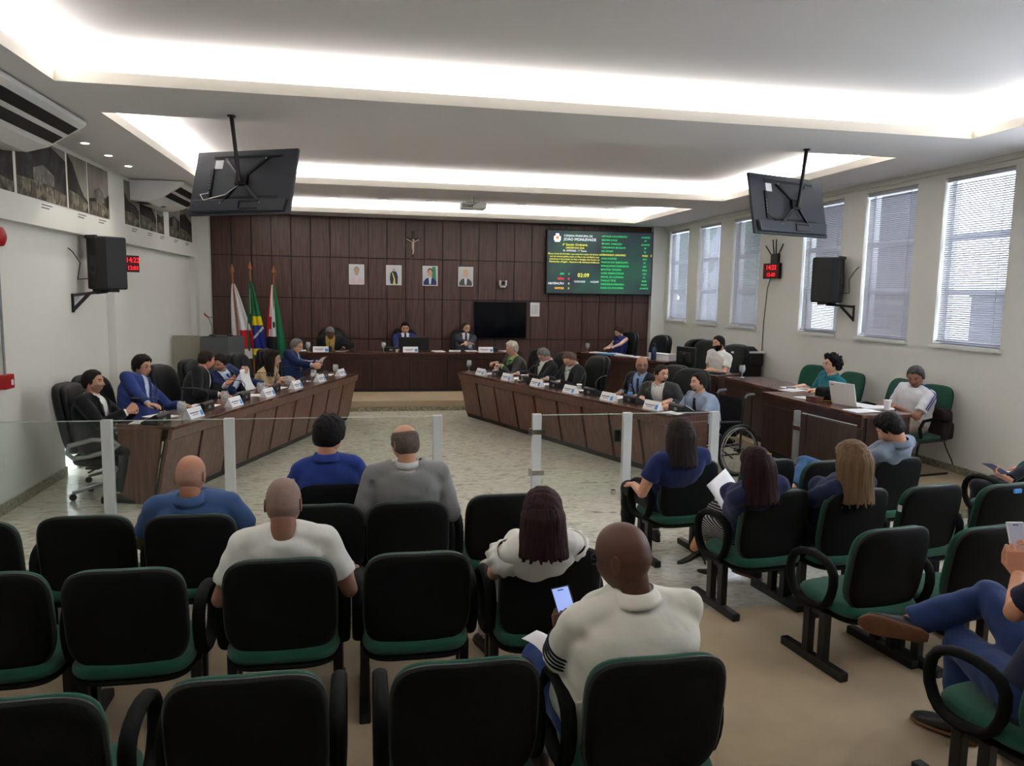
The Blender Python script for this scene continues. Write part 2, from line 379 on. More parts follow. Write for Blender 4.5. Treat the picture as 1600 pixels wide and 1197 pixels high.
# outside the windows
M_LEAF = ramp_mat('outdoor foliage', [(.35, (14, 26, 14)), (.5, (32, 54, 30)), (.7, (60, 86, 52))], 9, (1, 1, 1), .8, 6)
M_OUT = mat('outdoor grey wall', (36, 36, 40), .9, var=.1, vscale=2)
M_OUTW = mat('outdoor pale wall', (92, 92, 100), .9, var=.04, vscale=2)
def blob_tree(x, y, z0, r, h, label):
    t = thing('tree', label, 'tree', (x, y, -1.5))
    MB().tube([(0, 0, 0), (0, 0, z0+1.5)], .12, 8).build('trunk', mat('bark', (70, 58, 46), .9, var=.2, vscale=8, bump=.4, bscale=30), t)
    cr = MB(); rr = random.Random(int(x*10+y))
    for k in range(70):
        a, q = rr.uniform(0, 6.28), rr.uniform(0, 1)
        cr.ball((r*.8*q*math.cos(a), r*.8*q*math.sin(a), z0+1.5+rr.uniform(0, h)), rr.uniform(.25, .5)*r, 8, 6)
    cr.build('foliage', M_LEAF, t, smooth=40)
blob_tree(9.5, 18.05, .3, .85, 4.0, 'leafy green tree outside behind the third window from the back wall')
blob_tree(9.6, 21.5, .3, .75, 4.2, 'leafy green tree outside behind the first window from the back wall')
nb = thing('added_building', 'grey sky-blocking building added outside behind the fifth window from the back wall', 'building', (7.7, 10.55, -1.5))  # invented building, placed close to block the sky behind the slats
MB().box((0, -1.05, 0), (.5, .75, 8)).build('wall', M_OUT, nb)
MB().box((-.1, -1.1, 8), (.6, .8, 8.2)).build('roof', M_OUTW, nb)
nb = thing('added_building', 'grey overhanging building added to darken the fourth window from the back wall', 'building', (7.7, 12.10, -1.5))  # invented building, its overhang darkens the upper half of the window
MB().box((0, -.7, 4.05), (2.0, .75, 8.5)).build('upper_floor', M_OUT, nb)
MB().box((.9, -.7, 0), (2.0, .75, 4.05)).build('lower_wall', M_OUTW, nb)
nb = thing('boundary_wall', 'pale boundary wall outside behind the sixth window from the back wall', 'wall', (8.4, 8.3, -1.5))
MB().box((-.1, -1.6, 0), (.1, .95, 3.62)).build('wall_face', M_OUTW, nb)
MB().box((-.14, -1.65, 3.62), (.14, .95, 3.70)).build('coping', M_OUT, nb)

nb = thing('added_building', 'pale sky-covering building added outside behind the second window from the back wall', 'building', (12.0, 25.0, -1.5))  # invented building, covers the bright sky so the slats show
MB().box((0, -2.6, 0), (.6, 1.6, 7.2)).build('wall', M_OUTW, nb)
MB().box((-.15, -2.7, 7.2), (.7, 1.7, 7.4)).build('roof', M_OUT, nb)

# ------------------------------------------------------------------ lamps of the ceiling
M_LAMP = mat('lit lamp lens', (255, 250, 240), .5, emit=(255, 247, 232), estr=14)
M_LAMPOFF = mat('glowing unlit lens', (235, 232, 226), .5, emit=(255, 248, 236), estr=.8)  # switched-off lens given a faint glow
for k, y in enumerate((8.70, 9.43, 10.17)):
    d = thing('downlight', '%s lit recessed downlight over the left wall' % ['nearest', 'middle', 'farthest'][k], 'lamp', (-2.79, y, CEIL), 0, 'lit downlights over the left wall')
    MB().lathe([(.062, -.006), (.062, 0), (.045, 0), (.045, -.006)], n=24).build('ring', M_WHITE, d)
    MB().lathe([(.045, -.004), (.03, -.009), (.005, -.011)], n=24).build('lens', M_LAMP, d, smooth=60)
    sp = bpy.data.lights.new('downlight_lamp', 'SPOT'); sp.energy = 16; sp.spot_size = math.radians(95); sp.spot_blend = .7; sp.shadow_soft_size = .04; sp.color = (1, .96, .88)
    q = bpy.data.objects.new('downlight_lamp', sp); q.location = (-2.79, y, CEIL-.03); COL.objects.link(q)
for k, x in enumerate((-1.40, -.52, .36, 1.24, 2.11, 2.96, 3.81, 4.68)):
    d = thing('downlight', '%s round downlight in the tray by the back wall, counted from the left' % ['first', 'second', 'third', 'fourth', 'fifth', 'sixth', 'seventh', 'eighth'][k], 'lamp', (x, 14.35, UP), 0, 'downlights by the back wall')
    MB().lathe([(.10, -.012), (.10, 0), (.075, 0), (.075, -.012)], n=24).build('ring', M_WHITE, d)
    MB().lathe([(.076, -.008), (.05, -.016), (.005, -.018)], n=24).build('lens', M_LAMPOFF, d, smooth=60)
# ------------------------------------------------------------------ lettering on the big board is made first
def rot_wall(): return (math.radians(90), 0, 0)
E3 = lambda n, rgb, s: mat(n, rgb, .5, emit=rgb, estr=s)
M_LG = E3('board green letters', (40, 220, 110), 1.0); M_LY = E3('board yellow letters', (240, 235, 70), 1.0)
M_LW = E3('board white letters', (235, 240, 250), 1.0); M_LR = E3('board red letters', (255, 30, 40), 1.8); M_LO = E3('board amber letters', (250, 190, 40), 1.6)
# the lit face: dark slate going to green, drawn by the panel itself
mb_ = bpy.data.materials.new('lit board face'); mb_.use_nodes = True; MATS['lit board face'] = mb_
_nt = mb_.node_tree; _p = _nt.nodes['Principled BSDF']; _p.inputs['Base Color'].default_value = lin((14, 16, 18)); _p.inputs['Roughness'].default_value = .4
_tc = _nt.nodes.new('ShaderNodeTexCoord'); _ns = _nt.nodes.new('ShaderNodeTexNoise'); _ns.inputs['Scale'].default_value = 1.1; _rp = _nt.nodes.new('ShaderNodeValToRGB')
_rp.color_ramp.elements[0].position = .4; _rp.color_ramp.elements[0].color = lin((46, 56, 66)); _rp.color_ramp.elements[1].position = .62; _rp.color_ramp.elements[1].color = lin((48, 92, 76))
_nt.links.new(_tc.outputs['Object'], _ns.inputs['Vector']); _nt.links.new(_ns.outputs[0], _rp.inputs[0]); _nt.links.new(_rp.outputs[0], _p.inputs['Emission Color']); _p.inputs['Emission Strength'].default_value = .8
BX0, BX1, BZ0, BZ1 = 3.72, 6.04, 2.06, 3.385
BY = YB-.16
bd = thing('display_board', 'large lit electronic voting board with green and yellow lettering on the dark wood wall', 'display', (BX0, BY, BZ0))
BW, BH = BX1-BX0, BZ1-BZ0
MB().box((0, 0, 0), (BW, .12, BH)).build('casing', M_BLACK, bd, bevel=.006)
scr = MB().box((.02, -.004, .02), (BW-.02, 0, BH-.02)).build('screen', mb_, bd)
def bt(body, size, m, px, py, al='LEFT', nm='lettering'):
    """px, py: position on the board's face as fractions measured in the photograph's enlargement of it"""
    text(body, nm, size, m, scr, (px*BW, -.0055, (1-py)*BH), rot_wall(), al)
bt('CÂMARA MUNICIPAL DE', .056, M_LW, .155, .105); bt('JOÃO MONLEVADE', .080, M_LW, .155, .165)
bt('6ª Sessão Ordinária', .068, M_LY, .26, .245, 'CENTER'); bt('ORDEM DO DIA', .055, M_LY, .26, .292, 'CENTER'); bt('PL 1570/2025 - 1º Turno', .05, M_LW, .26, .335, 'CENTER')
for k, s_ in enumerate(['Dá-se nome de Servidor, que autoriza cessão de direito de', 'uso de imóvel público para os fins e nas condições que', 'menciona à Associação de Pais e Amigos dos Surdos de', 'Monlevade e Região - Asamon e dá outras providências.']):
    bt(s_, .048, M_LY, .26, .385+k*.041, 'CENTER')
for k, (a, b_, m) in enumerate([('SIM', '0', M_LG), ('NÃO', '0', M_LR), ('ABSTENÇÃO', '0', M_LW), ('VOTOS', '0', M_LO)]):
    bt(a, .06, m, .165, .70+k*.075, 'RIGHT'); bt(b_, .06, m, .21, .70+k*.075, 'CENTER')
bt('02:09', .115, M_LY, .345, .73, 'CENTER'); bt('12/03/2025', .055, M_LW, .31, .815, 'CENTER'); bt('14:22:09', .055, M_LW, .45, .815, 'CENTER')
for k, (a, b_) in enumerate([('ARTHUR NASCIMENTO', 'AVANTE'), ('BELMAR DINIZ', 'PT'), ('BRUNO CABEÇÃO', 'AVANTE'), ('CARLINHOS BICALHO', 'PP'), ('DR SIDNEY', 'PL'), ('FERNANDO LINHARES', 'PODE'),
        ('LEAN PONTES', 'PDT'), ('MARCIO DO SINDICATO', 'PT'), ('MARQUINHO DORNELAS', 'REP'), ('REVETRIE TEIXEIRA', 'MDB'), ('SASSÁ MISERICÓRDIA', 'CID'), ('SINVAL DA LUZIANA', 'PL'), ('THIAGO TITÓ', 'MDB'), ('VANDERLEI MIRANDA', 'PODE'), ('ZUZA DO SOCORRO', 'AVANTE')]):
    m = M_LY if k == 5 else M_LG
    bt(a, .053, m, .508, .098+k*.0577); bt(b_, .050, m, .925, .098+k*.0577, 'CENTER')
bt('E', .062, M_LY, .985, .098+5*.0577, 'CENTER')
# the crest beside the title: white tower, yellow ring, red centre
cr = MB()
for (w_, z0, z1) in ((.11, -.085, -.055), (.145, -.055, .03), (.07, .03, .085)): cr.box((-w_/2, -.0035, z0), (w_/2, 0, z1))
crest = cr.build('crest', M_LW, scr); crest.location = (.095*BW, -.0045, (1-.125)*BH)
MB().lathe([(.055, 0), (.055, .002), (.001, .002)], n=20).build('crest_ring', M_LO, crest).rotation_euler = (math.radians(90), 0, 0)
MB().lathe([(.034, .002), (.034, .004), (.001, .004)], n=20).build('crest_centre', E3('board orange', (250, 110, 50), 1.2), crest).rotation_euler = (math.radians(90), 0, 0)

def led_clock(name, label, loc, rz, l1, l2, w=.30, h=.26):
    c = thing(name, label, 'clock', loc, rz)
    MB().box((-w/2, 0, -h/2), (w/2, .05, h/2)).build('casing', M_BLACK, c, bevel=.004)
    s_ = MB().box((-w/2+.015, -.003, -h/2+.015), (w/2-.015, 0, h/2-.015)).build('dark_face', mat('red smoked face', (40, 6, 8), .3, emit=(60, 0, 4), estr=.5, var=.05), c)
    text(l1, 'digits', h*.42, M_LR, s_, (0, -.004, .02), rot_wall(), 'CENTER'); text(l2, 'digits', h*.34, M_LR, s_, (0, -.004, -h*.36), rot_wall(), 'CENTER')
    return c
led_clock('led_clock', 'small red digit clock on the left wall partly behind the loudspeaker', (-3.02, 11.02, 2.36), math.radians(52), '14:22', '12:03', .20, .22)
led_clock('led_clock', 'red digit clock on the right wall under the router', (XR-.10, 11.05, 2.47), math.radians(-75), '14:22', '12-03', .34, .24)

# ------------------------------------------------------------------ things on the back wall
def portrait(x0, x1, z0, z1, label, bg, skin, hair, coat, shirt, extra=None, beard=None, small=False):
    w_, h_ = x1-x0, z1-z0
    t = thing('portrait', label, 'portrait', ((x0+x1)/2, YB, z0), 0, 'framed official portraits on the dark wood wall')
    MB().box((-w_/2, -.022, 0), (w_/2, 0, h_)).build('frame', M_WHITE, t, bevel=.004)
    pr = MB().box((-w_/2+.014, -.0235, .014), (w_/2-.014, -.022, h_-.014)).build('print', mat('print '+label[:14], bg, .35, var=.06, vscale=6), t)
    def flat(nm, pts, rgb, d): MB().prism([(a*w_, -.0235-d, b_*h_) for a, b_ in pts], (0, .0004, 0)).build(nm, mat('portrait %s %d %d %d' % ((nm,)+tuple(rgb)), rgb, .4, var=.04, vscale=20), pr)
    el = lambda cx, cz, rx, rz: [(cx+rx*math.cos(a), cz+rz*math.sin(a)) for a in [2*math.pi*k/20 for k in range(20)]]
    if extra: flat('background_flag', extra[0], extra[1], .0005)
    if small:
        flat('coat', [(-.2, .06), (.24, .06), (.26, .45), (.16, .68), (-.08, .7), (-.22, .6), (-.26, .3)], coat, .001)
        flat('sash', [(-.06, .06), (.1, .06), (.08, .3), (-.06, .62), (-.12, .62), (0, .3)], (225, 215, 60), .0015)
        flat('face', el(.0, .78, .075, .085), skin, .0015); flat('hair', el(.01, .84, .07, .035), hair, .002)
    else:
        flat('coat', [(-.42, .04), (.42, .04), (.42, .2), (.3, .34), (.08, .42), (-.1, .42), (-.3, .34), (-.43, .18)], coat, .001)
        flat('shirt', [(-.06, .08), (.05, .08), (.1, .42), (-.1, .42)], shirt, .0015)
        flat('hair', el(0, .72, .17, .17), hair, .001); flat('face', el(0, .64, .145, .185), skin, .0018)
portrait(-.29, .01, 2.18, 2.58, 'portrait of a person in glasses and a pink shirt, leftmost of the four', (205, 208, 214), (196, 158, 134), (150, 140, 130), (216, 196, 206), (226, 206, 214))
portrait(.44, .75, 2.18, 2.58, 'portrait of a standing person in a dark suit with a yellow sash', (176, 186, 200), (200, 150, 130), (200, 196, 190), (36, 44, 72), (220, 220, 226), small=True)
portrait(1.17, 1.48, 2.18, 2.58, 'portrait of a dark-haired person in a blue suit before a green flag', (196, 208, 226), (206, 160, 132), (52, 40, 32), (30, 48, 110), (226, 230, 238), extra=([(.1, .2), (.42, .06), (.36, .96), (.14, .96)], (60, 140, 96)))
portrait(1.90, 2.21, 2.18, 2.58, 'portrait of a fair-haired person in glasses and a grey jacket, rightmost of the four', (222, 214, 200), (216, 178, 150), (206, 186, 140), (74, 78, 82), (236, 236, 236))

x_ = thing('crucifix', 'dark wooden crucifix with a pale figure high on the dark wood wall', 'crucifix', (.975, YB, 2.75))
MB().box((-.028, -.03, 0), (.028, -.005, .52)).box((-.155, -.03, .34), (-.028, -.005, .385)).box((.028, -.03, .34), (.155, -.005, .385)).build('cross', mat('dark cross wood', (48, 26, 22), .4, var=.15, vscale=12), x_, bevel=.003)
fg = MB(); fg.tube([(0, -.05, .30), (0, -.055, .24), (0, -.05, .18), (.008, -.06, .12), (0, -.05, .05)], [.026, .03, .024, .02, .012], 8)
for s_ in (-1, 1): fg.tube([(s_*.02, -.05, .30), (s_*.07, -.05, .325), (s_*.13, -.042, .355)], [.013, .010, .007], 6)
fg.ball((.008, -.06, .335), (.02, .02, .025), 8, 6); fg.tube([(-.02, -.045, .20), (.02, -.045, .20)], .02, 6)
fg.build('figure', mat('ivory figure', (205, 186, 150), .5, var=.06, vscale=30), x_, smooth=60)

tv = thing('television', 'black switched-off television hung on the dark wood wall behind the bench', 'television', (2.785, YB, 1.11))
MB().box((-.56, -.07, 0), (.56, -.02, .77)).build('casing', M_BLACK, tv, bevel=.006)
MB().box((-.545, -.0715, .02), (.545, -.07, .755)).build('screen', M_SCREEN, tv)
MB().box((-.2, -.02, .2), (.2, 0, .55)).build('wall_mount', M_METAL, tv)
nt_ = thing('paper_notice', 'white paper notice pinned beside the television', 'notice', (3.53, YB, 1.58))
MB().box((-.10, -.006, 0), (.10, 0, .29)).build('sheet', M_PAPER, nt_)
ln = MB()
for k in range(7): ln.box((-.075, -.0066, .06+k*.028), (.06+.012*(k % 2), -.006, .066+k*.028))
ln.build('printed_lines', M_INK, nt_)
cm = thing('room_camera', 'small white and grey robotic camera on a bracket on the dark wood wall', 'camera', (2.82, YB, 2.17))
MB().box((-.06, -.16, -.02), (.06, 0, 0)).build('bracket', M_METAL, cm)
MB().lathe([(.055, 0), (.06, .02), (.05, .04)], (0, -.1, 0), 16).build('base', M_WHITE, cm, smooth=40)
MB().box((-.075, -.16, .035), (-.05, -.05, .15)).box((.05, -.16, .035), (.075, -.05, .15)).build('yoke', M_WHITE, cm, bevel=.008)
MB().ball((0, -.105, .10), (.05, .055, .05), 16, 10).build('head', M_SILVER, cm, smooth=180)
MB().lathe([(.028, 0), (.028, .03), (.02, .032)], n=14).build('lens', M_SCREEN, cm).matrix_local = Matrix.Translation((0, -.15, .1)) @ Matrix.Rotation(math.radians(90), 4, 'X')

# ------------------------------------------------------------------ old photographs on the left wall beam
def print_mat(k, lo, hi, sc):
    return ramp_mat('old photograph %d' % k, [(.32, lo), (.5, tuple((a+b)//2 for a, b in zip(lo, hi))), (.68, hi)], sc, (1, 1.4, .9), .65, 9, 1.4, .2)
MUR = [(6.1, 7.76, 'at the left edge'), (7.83, 9.02, 'of a house under a dark hill'), (9.08, 9.66, 'of a hillside falling right'), (9.70, 10.40, 'of a chimney and rooftops'),
       (11.05, 11.70, 'of a hillside past the pilaster'), (11.74, 12.60, 'of a mound behind the air conditioner'), (12.65, 13.05, 'narrow, showing a lamp post'), (13.40, 14.10, 'of pale machinery'), (14.14, 15.05, 'nearest to the back wall')]
HILL = [[(0, .85), (.3, .6), (.7, .95), (1, .8)], [(0, .9), (.35, 1.), (.7, .96), (1, .82)], [(0, .98), (.25, .85), (.55, .5), (.8, .3), (1, .22)], [(0, .3), (.3, .35), (.6, .55), (.8, .4), (1, .5)],
        [(0, .72), (.25, .55), (.7, .5), (1, .4)], [(0, .95), (.4, .8), (.7, .6), (1, .35)], [(0, .5), (.5, .45), (1, .5)], [(0, .5), (.5, .62), (1, .5)], [(0, .7), (.4, .8), (1, .6)]]
for k, (a, b_, d) in enumerate(MUR):
    t = thing('mural_photograph', 'old black and white photograph %s on the left wall' % d, 'photograph', (-3.10, a, 2.885), 0, 'old photographs along the left wall')
    L_, H_ = b_-a, 3.46-2.885
    MB().box((0, 0, 0), (.004, L_, H_)).build('sky', ramp_mat('faded sky %d' % (k % 3), [(.3, (92, 88, 82)), (.7, (148, 142, 132))], 2, (1, 1, 1), .65, 3, 0, .2), t)
    hp = [(.0045, 0, H_*.0)]+[(.0045, u*L_, v*H_) for u, v in HILL[k]]+[(.0045, L_, 0)]
    MB().prism(hp, (.0015, 0, 0)).build('dark_hill', print_mat(k % 4, (8, 8, 8), (52, 50, 47), 3.2), t)
    MB().prism([(.006, 0, 0), (.006, 0, H_*(.24+.05*(k % 3))), (.006, L_*.45, H_*.3), (.006, L_, H_*(.16+.04*(k % 2))), (.006, L_, 0)], (.0012, 0, 0)).build('pale_ground', print_mat(10+k % 3, (36, 34, 30), (140, 132, 112), 7), t)
    if k in (1, 3, 7):
        hs = MB().prism([(.0075, L_*.3, H_*.3), (.0075, L_*.3, H_*.5), (.0075, L_*.5, H_*.6), (.0075, L_*.72, H_*.48), (.0075, L_*.72, H_*.28)], (.001, 0, 0))
        hs.build('house_front', print_mat(20, (70, 68, 64), (120, 116, 110), 6), t)
        r_ = MB()
        for q in range(6): r_.box((.0088, L_*(.33+.06*q), H_*.3), (.0095, L_*(.35+.06*q), H_*.42))
        r_.build('dark_openings', mat('print black', (48, 46, 44), .4, var=.1), t)
    cap = MB()
    for q in range(2): cap.box((0, L_*.45-.01*q, -.045-.03*q), (.002, L_*.45+.26-.08*q, -.033-.03*q))
    cap.build('caption', mat('caption ink', (110, 110, 112), .8, var=.1), t)

# ------------------------------------------------------------------ air conditioners hung under the ceiling
def aircon(label, y0, y1, x0=-3.10, x1=-2.40):
    t = thing('air_conditioner', label, 'air conditioner', (x0, y0, CEIL))
    L_, d = y1-y0, x1-x0
    prof = [(0, -.01), (0, -.29), (d*.30, -.30), (d*.55, -.25), (d, -.05), (d, -.01)]
    MB().prism([(x, 0, z) for x, z in prof], (0, L_, 0)).build('casing', M_WHITE, t, bevel=.012)
    g_ = MB()
    for f0, f1 in ((.62, .74), (.80, .92)):
        xa, xb = d*f0, d*f1
        za = -.25+(f0-.55)/.45*.20; zb = -.25+(f1-.55)/.45*.20
        g_.add([(xa, .05, za-.004), (xb, .05, zb-.004), (xb, L_-.05, zb-.004), (xa, L_-.05, za-.004), (xa, .05, za+.01), (xb, .05, zb+.01), (xb, L_-.05, zb+.01), (xa, L_-.05, za+.01)],
               [(0, 3, 2, 1), (4, 5, 6, 7), (0, 1, 5, 4), (1, 2, 6, 5), (2, 3, 7, 6), (3, 0, 4, 7)])
    g_.build('air_outlet', M_BLACK, t)
    s_ = MB()
    for q in range(9): s_.box((d*.08, L_*.08+q*.028, -.305), (d*.28, L_*.08+.012+q*.028, -.292))
    s_.build('intake_grille', M_RIM, t)
    MB().box((d*.32, L_*.5-.04, -.302), (d*.40, L_*.5+.04, -.285)).build('badge', M_SILVER, t)
    for yy in (.15, L_-.15): MB().box((d*.2, yy-.02, -.01), (d*.8, yy+.02, 0)).build('hanger', M_METAL, t)
aircon('large white air conditioner with black outlets at the near left corner', 5.9, 7.55)
aircon('white air conditioner under the ceiling behind the left hanging television', 11.3, 12.75)

# ------------------------------------------------------------------ hanging televisions seen from behind
def hung_tv(label, c, yaw, tilt, w_, px, stick):
    t = thing('hanging_television', label, 'television', c)
    h_ = w_*.575
    Mx = Matrix.Rotation(yaw, 4, 'Z') @ Matrix.Rotation(-tilt, 4, 'X')
    def part(mb, nm, m, **k): mb.moved(Mx); return mb.build(nm, m, t, **k)
    part(MB().box((-w_/2, 0, -h_/2), (w_/2, .03, h_/2)), 'casing', M_TVBACK, bevel=.004)
    part(MB().prism([(-w_/2+.05, 0, -h_/2+.02), (w_/2-.05, 0, -h_/2+.02), (w_/2-.03, 0, -h_/2+.13), (-w_/2+.03, 0, -h_/2+.13)], (0, -.035, 0)), 'lower_housing', M_TVBACK, bevel=.008)
    part(MB().box((-w_/2+.012, .03, -h_/2+.012), (w_/2-.012, .0315, h_/2-.012)), 'screen', M_SCREEN)
    for z in (-h_/2+.145, h_/2-.07): part(MB().box((-w_*.32, -.006, z), (w_*.36, 0, z+.006)).box((-w_*.32, -.006, z+.015), (w_*.36, 0, z+.021)), 'vent_ribs', M_BLACK)
    part(MB().box((-w_*.33, -.012, -.14), (-w_*.30, 0, .13)), 'connector_strip', M_BLACK)
    pl = MB()
    for q in range(5): pl.box((-w_*.325, -.016, -.09+q*.03), (-w_*.315, -.012, -.08+q*.03))
    part(pl, 'sockets', M_SILVER)
    part(MB().box((-w_*.30, -.003, .13), (-w_*.22, 0, .21)), 'rating_label', M_PAPER)
    part(MB().box((.02, -.045, -h_/2+.035), (.21, -.03, -h_/2+.045)).box((.02, -.045, -h_/2+.045), (.03, -.03, -h_/2+.11)).box((.02, -.045, -h_/2+.10), (.21, -.03, -h_/2+.112)), 'stand_slot', M_BLACK)
    for sx in (-1, 1):
        for sz in (-1, 1):
            a_ = part(MB().bar((.03+sx*.03, -.05, sz*.03), (.03+sx*.21, -.02, sz*.21), .022, .02), 'mount_arm', M_METAL)
            mbk = MB().ball((.03+sx*.20, -.034, sz*.20), .009, 8, 6); mbk.moved(Mx); mbk.build('bolt', M_SILVER, a_)
    part(MB().box((-.03, -.07, -.05), (.09, -.03, .05)), 'mount_plate', M_METAL, bevel=.005)
    cb = [(-w_*.31, -.02, -.10), (-w_*.36, -.06, -.13), (-w_*.30, -.08, -.19), (-w_*.1, -.07, -.14), (.0, -.05, -.05)]
    part(MB().tube(cb, .004, 6), 'cable', M_WHITE if 'left' in label else M_BLACK)
    p0 = Mx @ Vector((.03, -.085, 0))
    MB().tube([(p0.x, p0.y, p0.z-.03), (p0.x+stick[0], p0.y+stick[1], CEIL-c[2])], .018, 10).build('pole', M_METAL, t, smooth=60)
    MB().lathe([(.034, -.012), (.034, 0)], (p0.x+stick[0], p0.y+stick[1], CEIL-c[2]), 16).build('ceiling_plate', M_METAL, t)
hung_tv('black television hung on a pole on the left, seen from behind', (-1.032, 7.1, 2.973), -.492, .275, 1.023, 0, (-.05, -.01))
hung_tv('black television hung on a pole on the right, seen from behind', (4.182, 7.1, 2.965), .322, .209, 1.04, 0, (.05, -.01))

pj = thing('projector', 'white ceiling projector hung on a short pole before the back tray', 'projector', (1.64, 11.75, 3.36))
MB().box((-.19, -.14, -.045), (.19, .14, .045)).build('casing', M_WHITE, pj, bevel=.02)
MB().tube([(0, 0, .045), (0, 0, CEIL-3.36)], .02, 10).build('pole', M_WHITE, pj)
MB().lathe([(.045, 0), (.045, .03), (.03, .034)], n=16).build('lens', M_SCREEN, pj).matrix_local = Matrix.Translation((.1, .135, 0)) @ Matrix.Rotation(math.radians(-90), 4, 'X')
v_ = MB()
for q in range(8): v_.box((-.17+q*.02, -.142, -.03), (-.16+q*.02, -.14, .02))
v_.build('vents', M_RIM, pj)
MB().tube([(-.1, -.145, -.01), (-.05, -.17, -.02), (.02, -.16, .03), (.01, -.03, .06), (0, -.02, .14)], .005, 6).build('cable', M_BLACK, pj)
MB().bar((-.1, 0, .06), (.1, 0, .06), .05, .012).build('mount', M_SILVER, pj)

# ------------------------------------------------------------------ wall loudspeakers
def speaker(label, c, rz, wall, side):
    t = thing('loudspeaker', label, 'loudspeaker', c, rz)
    w_, h_, d = .40, .60, .32
    MB().prism([(-w_/2, 0, 0), (w_/2, 0, 0), (w_*.36, d*.75, 0), (w_*.15, d, 0), (-w_*.15, d, 0), (-w_*.36, d*.75, 0)], (0, 0, h_)).build('cabinet', M_BLACK, t, bevel=.018)
    MB().box((-w_/2+.02, -.008, .03), (w_/2-.02, 0, h_-.03)).build('grille', mat('black speaker mesh', (10, 10, 11), .6, var=.2, vscale=200), t)
    MB().box((-w_*.15, d, .17), (w_*.05, d+.004, .38)).build('rear_panel', M_RIM, t)
    MB().box((-w_*.12, d+.003, .20), (w_*.0, d+.012, .26)).build('amplifier_plate', M_BLACK, t)
    MB().box((-.08, d-.03, h_-.03), (.08, d+.006, h_+.012)).build('handle', M_BLACK, t, bevel=.006)
    b_ = MB(); iv = Matrix.Rotation(-rz, 3, 'Z'); wl = [iv @ (Vector(p)-Vector(c)) for p in (wall, (wall[0], wall[1], wall[2]-.17))]
    b_.bar((0, d*.4, -.02), wl[0], .035, .03).bar((0, d*.4, -.02), wl[0]*.3+Vector((0, d*.4, -.02))*.7, .05, .04)
    b_.bar(wl[1], wl[0]*.5+Vector((0, d*.4, -.02))*.5, .03, .03).bar(wl[0]+Vector((0, 0, .02)), wl[1]-Vector((0, 0, .02)), .05, .012)
    b_.box((-.13, d*.2, -.03), (.13, d*.62, 0))
    b_.build('bracket', M_METAL, t)
    cs = [iv @ (Vector(p)-Vector(c)) for p in ((wall[0], wall[1]-.05, wall[2]+.52), (wall[0]+side*.1, wall[1]+.0, wall[2]+.36), (wall[0]+side*.05, wall[1]+.05, wall[2]+.18))]
    MB().tube([cs[0], cs[0]*.6+cs[1]*.4+Vector((0, 0, .02)), cs[1], cs[2], Vector((w_*.1, d, .12))], .006, 6).build('cable', M_BLACK, t, smooth=60)
speaker('black loudspeaker on a bracket on the left wall', (-2.87, 9.74, 2.02), math.radians(150), (-3.19, 9.30, 1.95), 1)
speaker('black loudspeaker on a bracket on the right wall between windows', (6.06, 9.44, 2.0), math.radians(-150), (6.35, 9.05, 1.95), -1)

rt = thing('wireless_router', 'black router with four raised antennas on the right wall above the clock', 'router', (XR, 11.08, 2.58))
MB().box((-.045, -.11, 0), (0, .11, .16)).build('casing', M_BLACK, rt, bevel=.01)
for y, a in ((-.1, -.16), (-.03, -.02), (.03, .02), (.1, .16)): MB().tube([(-.03, y, .14), (-.05, y+a, .14+.25-abs(a)*.6)], .009, 6).build('antenna', M_BLACK, rt)
tag(MB().tube([(XR-.006, 11.12, 2.58), (XR-.006, 11.3, 2.2), (XR-.006, 11.36, 1.6), (XR-.006, 11.38, .5)], .006, 5).build('wall_cable', M_RIM), 'thin grey cable running down the right wall below the router', 'cable')

# ------------------------------------------------------------------ fittings of the left wall near the camera
p = thing('fire_bell', 'red fire alarm bell on the left wall at the edge of the photo', 'alarm', (XL, 7.62, 2.48))
MB().lathe([(.09, 0), (.085, .04), (.05, .06), (.005, .062)], n=20).build('dome', M_RED, p, smooth=50).rotation_euler = (0, math.radians(90), 0)
p = thing('fire_call_box', 'red fire call box with a grey pipe on the left wall', 'alarm', (XL, 7.56, 1.12))
MB().box((0, -.09, 0), (.06, .09, .13)).build('box', M_RED, p, bevel=.006)
MB().box((.06, .02, .03), (.063, .06, .08)).build('label', M_PAPER, p)
MB().tube([(.02, .0, .13), (.02, .0, 1.35)], .012, 8).build('pipe', M_SILVER, p)
p = thing('wall_plate', 'white blank wall plate low on the left wall', 'wall plate', (XL, 7.52, .40))
MB().box((0, -.045, 0), (.008, .045, .13)).build('plate', M_WHITE, p, bevel=.004)
MB().ball((.008, 0, .02), .004, 8, 6).ball((.008, 0, .11), .004, 8, 6).build('screw', M_SILVER, p)
